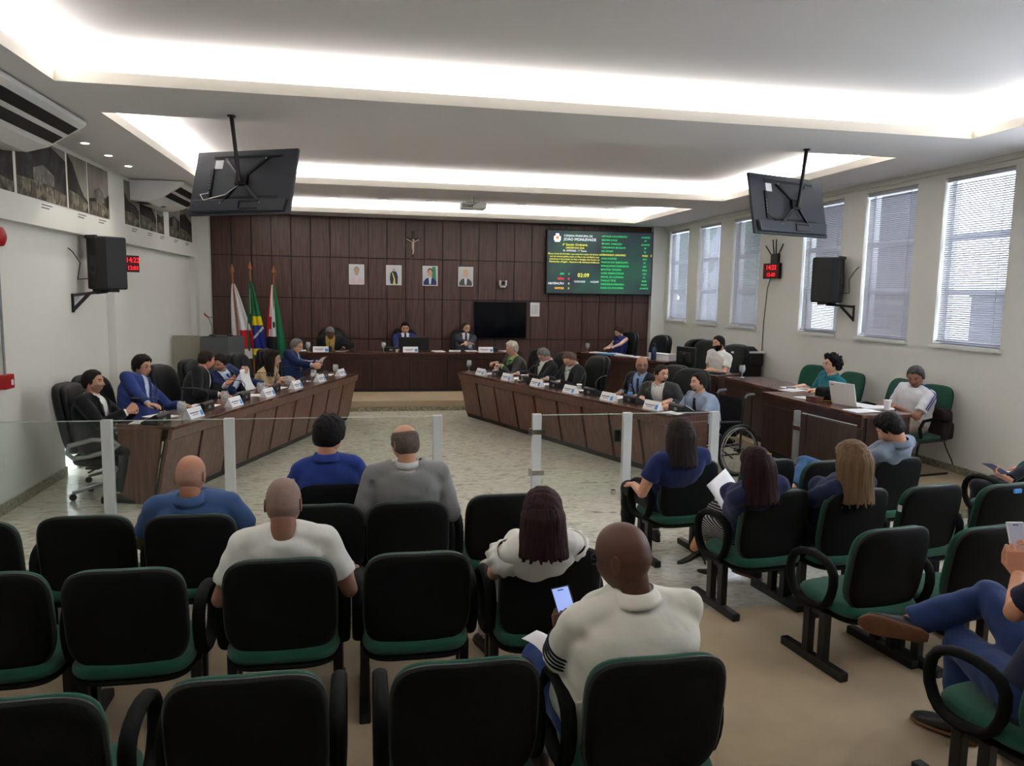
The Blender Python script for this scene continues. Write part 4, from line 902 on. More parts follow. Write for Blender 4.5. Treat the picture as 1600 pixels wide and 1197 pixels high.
def person(label, xy, ang, head, floor=0.0, seat=.45, hy=0, hp=0, hr=0, skin=(196, 150, 122), hair=('short', (40, 32, 28)), top=None, legs=None, L=None, R=None,
           Lp='rest', Rp='rest', Ld=None, Rd=None, Ln=None, Rn=None, female=False, glasses=None, beard=None, sc=1.0, belly=0.0, twist=0, wide=1.0, hs=None, le=None, re=None, shoe=(28, 24, 24), slouch=.03, back=0.0, extra=None):
    T = thing('person', label, 'person', (xy[0], xy[1], floor))
    a = math.radians(ang); f = np.array([math.cos(a), math.sin(a), 0]); r = np.array([f[1], -f[0], 0]); z = np.array([0, 0, 1.0])
    O = np.array([xy[0], xy[1], floor]); Wp = lambda *p: np.array(p[1:], float) if p[0] == 'w' else O+r*p[0]+f*p[1]+z*p[2]
    Hc = np.asarray(head, float); hs = hs or (.915 if female else .955)
    ha = a+math.radians(hy); h0 = np.array([math.cos(ha), math.sin(ha), 0]); pr = math.radians(hp)
    hf = h0*math.cos(pr)-z*math.sin(pr); hu = z*math.cos(pr)+h0*math.sin(pr); hr_ = np.cross(hf, hu)
    rr = math.radians(hr); hr2, hu2 = hr_*math.cos(rr)-hu*math.sin(rr), hu*math.cos(rr)+hr_*math.sin(rr)
    Bh = np.stack([hr2, hf, hu2], 1)           # columns: local x, y, z
    HL = lambda p: Hc+(np.asarray(p)*hs) @ Bh.T
    pel = Wp(0, back, seat+.10); ntop = HL((0, -.022, -.085))
    t = nrm(ntop-pel); nb = ntop-.046*nrm(.5*t+.5*hu2); t = nrm(nb-pel); Ls = np.linalg.norm(nb-pel)
    fd = nrm(f-t*np.dot(f, t)); tw = math.radians(twist); rs = r*math.cos(tw)+fd*math.sin(tw); rs = nrm(rs-t*np.dot(rs, t))
    spine = lambda s: pel+t*Ls*s-fd*slouch*4*max(0, min(1, s))*(1-max(0, min(1, s)))*(1 if s > 0 else 0)
    wd = (.90 if female else 1.0)*wide*sc*(1.07 if (top or {}).get('kind') == 'suit' else 1)
    def torso(mb, inf, s0=-.14, s1=1.0, n=9):
        C, A, B = [], [], []
        for s in np.linspace(s0, s1, 12):
            aa = np.interp(s, SECT[:, 0], SECT[:, 1])*wd+inf; bb = np.interp(s, SECT[:, 0], SECT[:, 2])*wd+inf
            be = belly*math.exp(-((s-.25)/.22)**2); k = min(1, max(0, s)); rx = nrm(r*(1-k)+rs*k)
            C.append(spine(s)+fd*be*.6); A.append(rx*(aa+be*.4)); B.append(nrm(np.cross(t, rx))*(bb+be*.6))
        loft(mb, C, A, B, 24, 2.5)
        for s_ in (-1, 1): mb.tube([nb-t*.02+rs*s_*.03, sh[s_]*.5+nb*.5-t*.016, sh[s_]], [.050+inf, .056+inf, .050+inf], 14)
        if female:
            for s_ in (-1, 1): mb.ball(spine(.64)+rs*s_*.075+fd*(.085+inf), .062+inf*.6, 14, 10)
        return mb
    sh = {s: spine(.895)+rs*s*(.166*wd)-t*.006 for s in (-1, 1)}
    ua, fa = .285*sc*(.93 if female else 1), .25*sc*(.93 if female else 1)
    arms = {}
    for s, tgt, hd, pn, eh in ((-1, L, Ld, Ln, le), (1, R, Rd, Rn, re)):
        S_ = sh[s]; P_ = Wp(*(tgt if tgt is not None else (s*.20, .30, seat+.14)))
        dr = nrm(r*hd[0]+f*hd[1]+z*hd[2]) if hd is not None else nrm(nrm(P_-S_)*np.array([1, 1, .25])+f*.6-r*s*.3)
        Wt = P_-dr*.075; v = Wt-S_; D = np.linalg.norm(v)
        if D > (ua+fa)*.995: Wt = S_+v/D*(ua+fa)*.995; v = Wt-S_; D = np.linalg.norm(v)
        c = (ua**2-fa**2+D**2)/(2*D); h = math.sqrt(max(0, ua**2-c**2)); vn = v/D
        pole = (r*eh[0]+f*eh[1]+z*eh[2]) if eh is not None else (-z*.9+r*s*.55-f*.35)
        pole = nrm(pole-vn*np.dot(pole, vn)); E_ = S_+vn*c+pole*h
        arms[s] = (S_, E_, Wt, dr, (r*pn[0]+f*pn[1]+z*pn[2]) if pn is not None else -z)
    hips = {s: pel+r*s*.092*wd-z*.012 for s in (-1, 1)}
    lg = legs or {}
    kn, an, fdir, fup = {}, {}, {}, {}
    for s, k in ((-1, 'L'), (1, 'R')):
        kn[s] = Wp(*lg.get('k'+k, (s*.13, .44*sc, seat+.075))); an[s] = Wp(*lg.get('a'+k, (s*.13, .43*sc, .085)))
        q = lg.get('f'+k, (s*.12, 1, 0)); fdir[s] = nrm(r*q[0]+f*q[1]+z*q[2]); q = lg.get('u'+k, (0, 0, 1)); fup[s] = r*q[0]+f*q[1]+z*q[2]
        fup[s] = nrm(fup[s]-fdir[s]*np.dot(fup[s], fdir[s]))
    top = top or {}; kind = top.get('kind', 'tee'); bot = lg.get('kind', 'trousers')
    # ---------------- skin: one continuous body (trunk, neck, arms, legs), joined with the head and the hands
    arm_r = (.046, .043, .040, .034, .027) if not female else (.043, .040, .035, .030, .0235)
    k_ = sc*top.get('armk', 1.0)
    b = torso(MB(), -.022); limb(b, [nb-t*.08, nb, ntop+hu2*.03], [.064*wd, .058*sc*(.86 if female else 1), .055*sc*(.84 if female else 1)])
    for s in (-1, 1):
        S_, E_, Wt, dr, pn = arms[s]
        limb(b, [S_, S_*.5+E_*.5, E_, E_*.6+Wt*.4, Wt], [v*k_ for v in arm_r]); b.tube([Wt, Wt+dr*.02], [arm_r[-1]*k_, .024*sc], 12)
        limb(b, [hips[s], kn[s], an[s]], [.070, .050, .036] if bot == 'trousers' else [.078, .055, .036])
        if bot != 'trousers': b.ball(kn[s]*.62+an[s]*.38-fdir[s]*.012, (.05, .05, .05), 12, 8)
    rb = raw(b, .0085, 5)
    hnds = [raw(hand(arms[s][2], arms[s][3], arms[s][4], s, Lp if s < 0 else Rp, sc*(.9 if female else 1)), .0036, 2) for s in (-1, 1)]
    hc = hair[1]
    ms = mat('skin %d %d %d' % skin, skin, .52, var=.06, vscale=22, bump=.06, bscale=240)
    mlip = mat('lips %d %d %d' % skin, mix(skin, (150, 70, 70), .45 if female else .28), .5, var=.05)
    mhair = mat('hair %s %d %d %d' % ((hair[0] in ('long', 'bob'),)+tuple(hc)), hc, .62, spec=.16, var=.3, vscale=26, bump=.55, bscale=90, stretch=(1.2, 1.2, .12) if hair[0] in ('long', 'bob') else (1, 1, .5))
    mst = mat('stubble %d %d %d %d' % (skin+(int(sum(hc)),)), mix(skin, hc, .27 if hair[0] not in ('buzz', 'shaved') else .5), .6, var=.1, vscale=60)
    mew = mat('eye white', (222, 216, 210), .3, var=.02); mei = mat('dark iris', (30, 22, 18), .2, var=.05)
    MSL = [ms, mlip, mhair, mew, mei, mst]
    nu, nv = 64, 48; G = head_grid(nu, nv, female); HF = grid_faces(nu, nv)
    def fin_body():
        V, Fc, MI = [], [], []
        def addm(v, fcs, mi):
            o = sum(len(x) for x in V); V.append(np.asarray(v, float)); Fc.extend([tuple(int(i)+o for i in q) for q in fcs]); MI.extend(mi)
        for ob in [rb]+hnds:
            me = ob['_m']; co = np.empty(len(me.vertices)*3); me.vertices.foreach_get('co', co)
            fcs = [tuple(p.vertices) for p in me.polygons]; addm(co.reshape(-1, 3), fcs, [0]*len(fcs))
        g = G.reshape(-1, 3); fc = g[HF].mean(1); X, Y, Z = np.abs(fc[:, 0]), fc[:, 1], fc[:, 2]
        mi = np.zeros(len(HF), int)
        mi[(Y > .06) & (X < .0235-np.abs(Z+.059)*.6) & (Z > -.069) & (Z < -.0495)] = 1
        mi[(Y > .05) & (X > .012) & (X < .050) & (Z > .0275+X*.05) & (Z < .0365+X*.05)] = 2
        bz = (Y > .012+(Z > -.03)*.03) & (Z < -.016-np.clip(.055-X, 0, 1)*.25) & (mi != 1)
        if beard == 'stubble': mi[bz] = 5
        if beard == 'full': mi[bz | ((Y > -.005) & (Y < .03) & (X > .05) & (Z < .0) & (Z > -.1))] = 2
        if beard in ('goatee', 'greygoatee'): mi[(Y > .05) & (X < .03) & ((Z < -.07) | ((Z > -.048) & (Z < -.038))) & (mi != 1)] = 2 if beard == 'goatee' else 5
        if beard == 'mustache': mi[(Y > .05) & (X < .03) & (Z > -.049) & (Z < -.038)] = 2
        if hair[0] in ('buzz', 'shaved', 'bald'):
            zl = np.interp(Y, [-.1, -.05, -.02, .0, .02, .05, .08], [-.062, -.062, -.045, -.005, .012, .040, .075]); s_ = Z-zl
            if hair[0] == 'bald': s_ = np.minimum(s_, .052-Z-np.clip(Y, 0, 1)*.6)
            mi[(s_ > 0) & (mi == 0)] = 5
        addm(HL(g), HF, mi)
        for s in (-1, 1):
            e = MB().ball((s*.031, .0735, .0105), .0125, 14, 10); fe = np.array([np.mean([e.v[i] for i in q], 0) for q in e.f]) - np.array((s*.031, .0735, .0105))
            m3 = np.where(fe[:, 2] > .0058, 0, np.where((fe[:, 1] > .0085), 4, np.where(fe[:, 2] < -.0072, 0, 3)))
            addm(HL(np.array(e.v)), e.f, m3)
            er = MB(); loft(er, [(s*.068, -.014, -.006), (s*.078, -.018, -.004), (s*.084, -.022, -.003), (s*.084, -.026, -.002)], [(0, .014, .004), (0, .018, .005), (0, .020, .006), (0, .012, .003)], [(0, -.006, .022), (0, -.008, .030), (0, -.008, .032), (0, -.005, .022)], 14)
            addm(HL(np.array(er.v)), er.f, [0]*len(er.f))
        me = bpy.data.meshes.new('body'); me.from_pydata(np.concatenate(V).tolist(), [], Fc)
        for m in MSL: me.materials.append(m)
        me.polygons.foreach_set('material_index', np.array(MI, int)); me.polygons.foreach_set('use_smooth', [True]*len(me.polygons))
        o = bpy.data.objects.new('body', me); COL.objects.link(o); o.parent = T; o.matrix_parent_inverse = Matrix.Translation(-Vector(O))
    FIN.append(fin_body)
    def put(mb, nm, m, par=None, smooth=50, **k):
        o = mb.build(nm, m, None, smooth=smooth, **k); o.parent = par or T
        if par is None: o.matrix_parent_inverse = Matrix.Translation(-Vector(O))
        return o
    def fin_simple(ob, nm, m, post=None, par=None):
        def go():
            me = ob['_m']; me.name = nm
            if post:
                bm = bmesh.new(); bm.from_mesh(me); post(bm); bm.to_mesh(me); bm.free()
            me.materials.clear(); me.materials.append(m); me.polygons.foreach_set('use_smooth', [True]*len(me.polygons))
            o = bpy.data.objects.new(nm, me); COL.objects.link(o); o.parent = T; o.matrix_parent_inverse = Matrix.Translation(-Vector(O))
            ob['_o'] = o.name
        FIN.append(go)
    # ---------------- hair
    st = hair[0]
    if st not in ('bald', 'buzz', 'shaved', 'none'):
        def make_hair():
            nu2, nv2 = 96, 72; g = head_grid(nu2, nv2, female); X, Y, Z = g[..., 0], g[..., 1], g[..., 2]
            zl = np.interp(Y, [-.1, -.05, -.02, .0, .02, .05, .075, .1], [-.066, -.066, -.048, -.008, .008, .036, .066, .072])
            s_ = Z-zl
            if not female: s_ = s_-.008*np.clip(Y/.06, 0, 1)+.006*np.sin(X*90+1)*np.clip(Y/.08, 0, 1)+np.where((np.abs(Y-.02) < .012) & (Z > -.03) & (np.abs(X) > .05), .028, 0)
            if st == 'receding': s_ = np.where(Y > 0, s_-.022-np.clip(np.abs(X)-.01, 0, .05)*.3, s_)
            if st == 'balding': s_ = np.minimum(s_, np.where(Z > .03, .088-Z+np.clip(-Y-.02, 0, 1)*.15, s_)); s_ = np.where(Y > .02, s_-.02, s_)
            if female: s_ = np.where(np.abs(Y) < .05, Z-np.interp(Y, [-.05, .0, .05], [-.06, -.04, .03]), s_)
            th = {'short': .011, 'medium': .020, 'curly': .026, 'long': .020, 'bob': .022, 'bun': .016, 'receding': .010, 'balding': .007, 'crop': .006}[st]
            th = th*(1+.7*np.clip(Z/.12, 0, 1)) if st in ('medium', 'curly') else th*(1+.2*np.clip(Z/.12, 0, 1))
            k = np.clip(s_/.022, 0, 1); k = k*k*(3-2*k)
            N = np.stack([X/.077**2, Y/.098**2, Z/.122**2], -1); N /= np.linalg.norm(N, axis=-1, keepdims=True)+1e-9
            nz = wob(g, 110 if st == 'curly' else 150, 3+label.__len__())*(.22 if st == 'curly' else .05)+wob(g, 260, 1.3)*(.20 if st == 'curly' else .05)
            g2 = g+N*(th*(k*(1+nz))-.0035*(1-k))[..., None]
            HF2 = grid_faces(nu2, nv2); ok = (s_.reshape(-1)[HF2] > -.004).any(1)
            m = MB(); m.v = [tuple(p) for p in HL(g2.reshape(-1, 3))]; m.f = [tuple(int(i) for i in q) for q in HF2[ok]]; m.mi = [0]*len(m.f)
            o = put(m, 'hair', mhair, smooth=180)
            bm = bmesh.new(); bm.from_mesh(o.data); bmesh.ops.delete(bm, geom=[v for v in bm.verts if not v.link_faces], context='VERTS'); bm.to_mesh(o.data); bm.free()
            if st in ('long', 'bob'):
                Lh = hair[2] if len(hair) > 2 else (.34 if st == 'long' else .17)
                nt, nr = 90, 40; th0 = math.radians(118); vs = []
                for j in range(nr+1):
                    zz = .05-(Lh+.05)*j/nr
                    for i in range(nt+1):
                        q = -1+2*i/nt; an_ = q*th0
                        Rx = np.interp(zz, [-.40, -.30, -.18, -.08, .0, .05], [.118, .114, .106, .100, .097, .078])*(.95 if female else 1)
                        Ry = np.interp(zz, [-.40, -.30, -.18, -.08, .0, .05], [.105, .105, .100, .104, .114, .098])
                        w_ = 1+.012*math.sin(q*31+2*math.sin(j*.12))*min(1, j/8)+.009*math.sin(q*71+j*.07)+.006*math.sin(q*127-j*.05)
                        if st == 'bob' : Rx *= 1+.10*max(0, -zz-.02)/.15
                        p = np.array([math.sin(an_)*Rx*w_, -math.cos(an_)*Ry*w_-.004, max(zz, -.06)])
                        dn = max(0, -.06-zz)*(1+(.06*math.sin(q*29)+.05*math.sin(q*61))*(j/nr)**3)
                        P_ = HL(p)+np.array([0, 0, -dn*hs])-fd*dn*.10
                        vs.append(P_)
                fs = [(j*(nt+1)+i, j*(nt+1)+i+1, (j+1)*(nt+1)+i+1, (j+1)*(nt+1)+i) for j in range(nr) for i in range(nt)]
                o2 = put(MB().add(vs, fs), 'hair_length', mhair, par=o, smooth=180); sm = o2.modifiers.new('t', 'SOLIDIFY'); sm.thickness = .016; sm.offset = 1
            if st == 'bun':
                c_ = HL((0, -.105, .045)); put(MB().ball(tuple(c_), (.052, .052, .046), 16, 12), 'hair_knot', mhair, par=o, smooth=180)
            if extra == 'hair_clip': put(MB().bar(HL((.0, -.10, .085)), HL((.05, -.085, .075)), .02, .012), 'hair_clip', mat('gold hair clip', (200, 160, 80), .3, metal=.8, var=.05), par=o)
        make_hair()
    if beard == 'full':
        g = head_grid(80, 60, female); X, Y, Z = np.abs(g[..., 0]), g[..., 1], g[..., 2]
        s_ = np.minimum(-.012-np.clip(.05-X, 0, 1)*.42-Z, (Y+.012)*1.0); s_ = np.where((X < .028) & (Z > -.046) & (Z < -.034) & (Y > .05), .02, s_)
        s_ = np.where((X < .024) & (np.abs(Z+.059) < .008) & (Y > .05), -.01, s_)
        k = np.clip(s_/.012, 0, 1); N = np.stack([g[..., 0]/.077**2, Y/.098**2, Z/.122**2], -1); N /= np.linalg.norm(N, axis=-1, keepdims=True)+1e-9
        g2 = g+N*(.011*k-.003*(1-k))[..., None]; HF2 = grid_faces(80, 60); ok = (s_.reshape(-1)[HF2] > -.002).any(1)
        m = MB(); m.v = [tuple(p) for p in HL(g2.reshape(-1, 3))]; m.f = [tuple(int(i) for i in q) for q in HF2[ok]]; m.mi = [0]*len(m.f)
        o = put(m, 'beard', mhair, smooth=180)
        bm = bmesh.new(); bm.from_mesh(o.data); bmesh.ops.delete(bm, geom=[v for v in bm.verts if not v.link_faces], context='VERTS'); bm.to_mesh(o.data); bm.free()
    if glasses:
        gm = MB()
        for s in (-1, 1):
            cx = s*.032; pts = [HL((cx+.024*math.copysign(abs(math.cos(q))**.6, math.cos(q)), .099-.006*abs(math.cos(q)), .008+.017*math.copysign(abs(math.sin(q))**.6, math.sin(q)))) for q in [2*math.pi*k/18 for k in range(18)]]
            gm.tube(pts, .0015, 6, closed=True); gm.tube([HL((s*.056, .092, .014)), HL((s*.078, .05, .014)), HL((s*.083, -.015, .010)), HL((s*.080, -.03, -.004))], .0014, 6)
        gm.tube([HL((-.009, .1, .012)), HL((0, .105, .014)), HL((.009, .1, .012))], .002, 6)
        go = put(gm, 'glasses', mat('spectacle frame %d %d %d' % glasses, glasses, .3, var=.05))
        lm = MB()
        for s in (-1, 1):
            cx = s*.032; lm.prism([HL((cx+.022*math.copysign(abs(math.cos(q))**.6, math.cos(q)), .098-.006*abs(math.cos(q)), .008+.015*math.copysign(abs(math.sin(q))**.6, math.sin(q)))) for q in [2*math.pi*k/18 for k in range(18)]], hf*.001)
        put(lm, 'lenses', M_PANE, par=go, smooth=None)
    # ---------------- clothing
    cloth = lambda rgb, tag_: mat('%s cloth %d %d %d' % ((tag_,)+tuple(rgb)), rgb, .88, spec=.25, var=.07, vscale=7, bump=.75, bscale=9, sheen=.1)
    def sleeves(mb, f_up, f_lo, r0, r1, r2, inf=0):
        for s in (-1, 1):
            S_, E_, Wt, dr, pn = arms[s]
            if f_lo <= 0: mb.ball(S_, r0*.94, 14, 10); mb.tube([S_, S_+(E_-S_)*f_up*.5, S_+(E_-S_)*f_up], [r0*.97, (r0+r1)/2, r1], 16)
            else:
                limb(mb, [S_, S_*.5+E_*.5, E_, E_+(Wt-E_)*f_lo*.5, E_+(Wt-E_)*f_lo], [r0, (r0+r1)/2*1.0, r1, (r1+r2)/2, r2], 16, (True, False))
        return mb
    vhalf = lambda s: np.interp(s, [.30, .72, .97, 1.2], [0.0, .062, .074, .08])*wd
    def lump(bm, amp):
        for v in bm.verts:
            p = v.co; v.co += v.normal*amp*(math.sin(p.x*41+p.z*23)*math.sin(p.y*37-p.z*31)+.5*math.sin(p.z*67+p.x*29))
    if kind == 'suit':
        shm = sleeves(torso(MB(), .002), 1, .99, .052, .043, .036); rs_ = raw(shm, .010, 3)
        fin_simple(rs_, 'shirt', cloth(top['shirt'], 'shirt'))
        jm = sleeves(torso(MB(), .020, -.16), 1, .93, .069, .060, .047); rj = raw(jm, .010, 8)
        def cut(bm):
            kill = []
            for sd in (-1, 1):                 # crisp front edges: cut the cloth along the opening's outline first
                for (s0, s1) in ((.30, .72), (.72, .97), (.97, 1.2)):
                    u0, u1 = vhalf(s0)*sd, vhalf(s1)*sd; e = t*Ls*(s1-s0)+rs*(u1-u0); p0 = pel+t*Ls*s0+rs*u0; ctr = pel+t*Ls*(s0+s1)/2
                    gm = [fc for fc in bm.faces if abs(np.dot(np.array(fc.calc_center_median())-ctr, t)) < Ls*(s1-s0)*.5+.02 and np.dot(np.array(fc.calc_center_median())-ctr, fd) > -.02]
                    gm = gm+list({e_ for fc in gm for e_ in fc.edges})+list({v for fc in gm for v in fc.verts})
                    bmesh.ops.bisect_plane(bm, geom=gm, dist=1e-5, plane_co=Vector(p0), plane_no=Vector(nrm(np.cross(e, fd))))
            for fc in bm.faces:
                c = np.array(fc.calc_center_median()); d = c-pel; s = np.dot(d, t)/Ls; u = np.dot(d, rs); v = np.dot(d-t*np.dot(d, t), fd)
                if .30 < s < 1.25 and v > .0 and abs(u) < vhalf(s): kill.append(fc)
                elif s > .985 and abs(u) < .085 and np.linalg.norm(c-nb) < .082: kill.append(fc)
            bmesh.ops.delete(bm, geom=kill, context='FACES'); bm.normal_update(); lump(bm, .0022)
        fin_simple(rj, 'jacket', cloth(top['coat'], 'suit'), cut)
        def trims():
            def bvh(o):
                me = bpy.data.objects[o['_o']].data; return BVHTree.FromPolygons([v.co for v in me.vertices], [tuple(p.vertices) for p in me.polygons])
            bs, bj = bvh(rs_), bvh(rj)
            def hit(bv, s, u, off):
                q = spine(s)+rs*u+fd*.6; h = bv.ray_cast(Vector(q), Vector(-fd), .75)
                return (np.array(h[0])+fd*off) if h[0] is not None else spine(s)+rs*u+fd*(.13+off)
            if top.get('tie'):
                rows = [(.965, .016), (.93, .022), (.91, .017), (.75, .024), (.55, .032), (.36, .038), (.30, .004)]; vs = []
                for s, w_ in rows:
                    for q in (-1, 0, 1): vs.append(hit(bs, s, q*w_, .012+(.006 if q == 0 else 0)))
                fs = [(i*3+j, i*3+j+1, i*3+j+4, i*3+j+3) for i in range(len(rows)-1) for j in (0, 1)]
                o = put(MB().add(vs, fs), 'tie', cloth(top['tie'], 'tie'), smooth=60); o.modifiers.new('t', 'SOLIDIFY').thickness = -.004
            jo = bpy.data.objects[rj['_o']]
            for sd in (-1, 1):
                ss = np.linspace(.36, .99, 10); vs = []
                for s in ss:
                    w_ = np.interp(s, [.36, .55, .80, .84, .99], [.004, .026, .056, .040, .026]); u0 = vhalf(s)*1.0+.002
                    for q in (0, .5, 1): vs.append(hit(bj, s, sd*(u0+w_*q), .006 if q < 1 else .004))
                fs = [(i*3+j, i*3+j+1, i*3+j+4, i*3+j+3) for i in range(len(ss)-1) for j in (0, 1)]
                o = put(MB().add(vs, fs), 'lapel', cloth(mix(top['coat'], (0, 0, 0), .12), 'suit'), par=jo, smooth=60); o.modifiers.new('t', 'SOLIDIFY').thickness = -.004
        FIN.append(trims)
    elif kind in ('tee', 'polo', 'blouse'):
        fu = top.get('sleeve', .66); r1 = top.get('sr', .062 if not female else .054)
        tm = sleeves(torso(MB(), .010, -.16), fu, 0, .060*k_*(1 if not female else .88), r1*k_, 0) if fu > 0 else torso(MB(), .008, -.16, .93)
        rt_ = raw(tm, .0095, 8); fin_simple(rt_, 'shirt', cloth(top['c'], kind), lambda bm: lump(bm, .0025))
    elif kind == 'shirt':
        tm = sleeves(torso(MB(), .012, -.16), 1, .96, .060, .053, .041); rt_ = raw(tm, .0095, 8)
        fin_simple(rt_, 'shirt', cloth(top['c'], 'shirt'), lambda bm: lump(bm, .003))
        if top.get('tie'):
            def ties():
                me = bpy.data.objects[rt_['_o']].data; bv = BVHTree.FromPolygons([v.co for v in me.vertices], [tuple(p.vertices) for p in me.polygons])
                rows = [(.965, .018), (.93, .024), (.91, .018), (.75, .026), (.55, .034), (.36, .040), (.30, .004)]; vs = []
                for s, w_ in rows:
                    for q in (-1, 0, 1):
                        h = bv.ray_cast(Vector(spine(s)+rs*q*w_+fd*.6), Vector(-fd), .75); vs.append((np.array(h[0]) if h[0] is not None else spine(s)+rs*q*w_+fd*.13)+fd*(.008+(.006 if q == 0 else 0)))
                o = put(MB().add(vs, [(i*3+j, i*3+j+1, i*3+j+4, i*3+j+3) for i in range(len(rows)-1) for j in (0, 1)]), 'tie', cloth(top['tie'], 'tie'), smooth=60); o.modifiers.new('t', 'SOLIDIFY').thickness = -.004
            FIN.append(ties)
    cc = top.get('collar', top.get('shirt') if kind == 'suit' else (top.get('c') if kind in ('polo', 'shirt') else None))
    if cc:
        axn = nrm(ntop-nb); bx = nrm(rs-axn*np.dot(rs, axn)); by = nrm(np.cross(axn, bx)); by = by if np.dot(by, fd) > 0 else -by
        nk = .062*sc*(.88 if female else 1); rows = [(-.012, 1.26), (.006, 1.20), (.022, 1.10), (.024, 1.04), (.004, 1.06)]; vs = []
        if kind in ('polo',): rows = [(-.018, 1.55), (-.004, 1.45), (.024, 1.16), (.026, 1.08), (.0, 1.10)]
        nn = 28
        for dz, k in rows:
            for j in range(nn+1):
                q = math.radians(12+(336)*j/nn); drop = .022*math.cos(q) if math.cos(q) > 0 else 0
                vs.append(nb+axn*(dz-drop*1.1+.012)+(bx*math.sin(q)+by*math.cos(q))*nk*k)
        fs = [(i*(nn+1)+j, i*(nn+1)+j+1, (i+1)*(nn+1)+j+1, (i+1)*(nn+1)+j) for i in range(len(rows)-1) for j in range(nn)]
        put(MB().add(vs, fs), 'collar', cloth(cc, 'shirt'), smooth=60).modifiers.new('t', 'SOLIDIFY').thickness = .002
    if top.get('halter'):
        put(MB().tube([spine(.80)+fd*.12+rs*.06, nb+fd*.07+rs*.05-t*.01, nb-fd*.07+rs*.02, nb-fd*.07-rs*.02, nb+fd*.07-rs*.05-t*.01, spine(.80)+fd*.12-rs*.06], .018, 8), 'halter_strap', cloth(top['c'], kind))
    if top.get('ruffle'):
        for s in (-1, 1):
            S_, E_, *_ = arms[s]; m = MB(); ax = nrm(E_-S_); b1 = nrm(np.cross(ax, z)); b2 = np.cross(ax, b1); vs = []
            for i, (d_, k) in enumerate(((.0, .062), (.045, .078), (.085, .090))):
                for j in range(48):
                    q = 2*math.pi*j/48; rr_ = k*(1+.035*i*math.sin(q*11)); vs.append(S_+ax*d_+(b1*math.cos(q)+b2*math.sin(q))*rr_)
            m.add(vs, [(i*48+j, i*48+(j+1) % 48, (i+1)*48+(j+1) % 48, (i+1)*48+j) for i in range(2) for j in range(48)])
            put(m, 'sleeve_ruffle', cloth(top['c'], kind), smooth=180).modifiers.new('t', 'SOLIDIFY').thickness = .003
    if top.get('stripes'):
        rgb, where = top['stripes']
        for s in (-1, 1):
            m = MB(); S_, E_, *_ = arms[s]; ax = nrm(E_-S_)
            if where == 'bands':
                for k in range(4):
                    q = S_+(E_-S_)*(.50+.075*k); R_ = r1*k_*(1.015); b1 = nrm(np.cross(ax, z)); b2 = np.cross(ax, b1)
                    m.tube([q+(b1*math.cos(w)+b2*math.sin(w))*R_*.97 for w in [2*math.pi*j/32 for j in range(32)]], .005, 6, closed=True)
            else:
                out = nrm(rs*s+z*.35)
                for k in (-1, 1):
                    o_ = nrm(np.cross(ax, out))*.012*k; up_ = nb+rs*s*.07-t*.0
                    m.tube([up_+o_+z*.045-t*.01, S_*.55+up_*.45+o_+z*.052, S_+o_+out*.066, S_+(E_-S_)*.3+o_+nrm(out-ax*np.dot(out, ax))*.068, S_+(E_-S_)*.66+o_+nrm(out-ax*np.dot(out, ax))*.069], .005, 6)
            put(m, 'sleeve_stripes', cloth(rgb, 'stripe'), smooth=180)
    if bot != 'none':
        bm_ = MB(); q = lg.get('r', (.094, .072, .058)) ; rgb = lg.get('c', (30, 30, 36))
        bm_.ball(tuple(pel-z*.005), (.168*wd, .168*wd, .125), 18, 12)
        for s in (-1, 1):
            if bot == 'skirt':
                limb(bm_, [hips[s], kn[s]*.9+hips[s]*.1, kn[s]*.72+an[s]*.28], [.098*wd, .082, .075], 16, (True, False))
            elif bot == 'shorts':
                limb(bm_, [hips[s], hips[s]*.2+kn[s]*.8], [.096, .085], 16, (True, False))
            else: limb(bm_, [hips[s], hips[s]*.5+kn[s]*.5, kn[s], kn[s]*.5+an[s]*.5, an[s]+(kn[s]-an[s])*.06], [q[0]*wd, (q[0]*wd+q[1])/2, q[1], (q[1]+q[2])/2, q[2]], 16, (True, False))
        rb_ = raw(bm_, .0105, 5)
        if lg.get('pattern'):
            m = MATS.get('striped skirt')
            if not m:
                m = mat('striped skirt', (20, 20, 24), .85, bump=.3, bscale=200); nt = m.node_tree; wv = nt.nodes.new('ShaderNodeTexWave'); tc = nt.nodes.new('ShaderNodeTexCoord'); wv.inputs['Scale'].default_value = 22; wv.bands_direction = 'Z'; wv.inputs['Distortion'].default_value = 1.5
                rp = nt.nodes.new('ShaderNodeValToRGB'); rp.color_ramp.elements[0].position = .86; rp.color_ramp.elements[0].color = lin((20, 20, 24)); rp.color_ramp.elements[1].position = .93; rp.color_ramp.elements[1].color = lin((190, 188, 182))
                nt.links.new(tc.outputs['Object'], wv.inputs[0]); nt.links.new(wv.outputs[0], rp.inputs[0]); nt.links.new(rp.outputs[0], nt.nodes['Principled BSDF'].inputs[0])
        else: m = cloth(rgb, 'jeans' if lg.get('jeans') else 'trouser')
        fin_simple(rb_, 'skirt' if bot == 'skirt' else 'trousers', m, lambda bm: lump(bm, .0025))
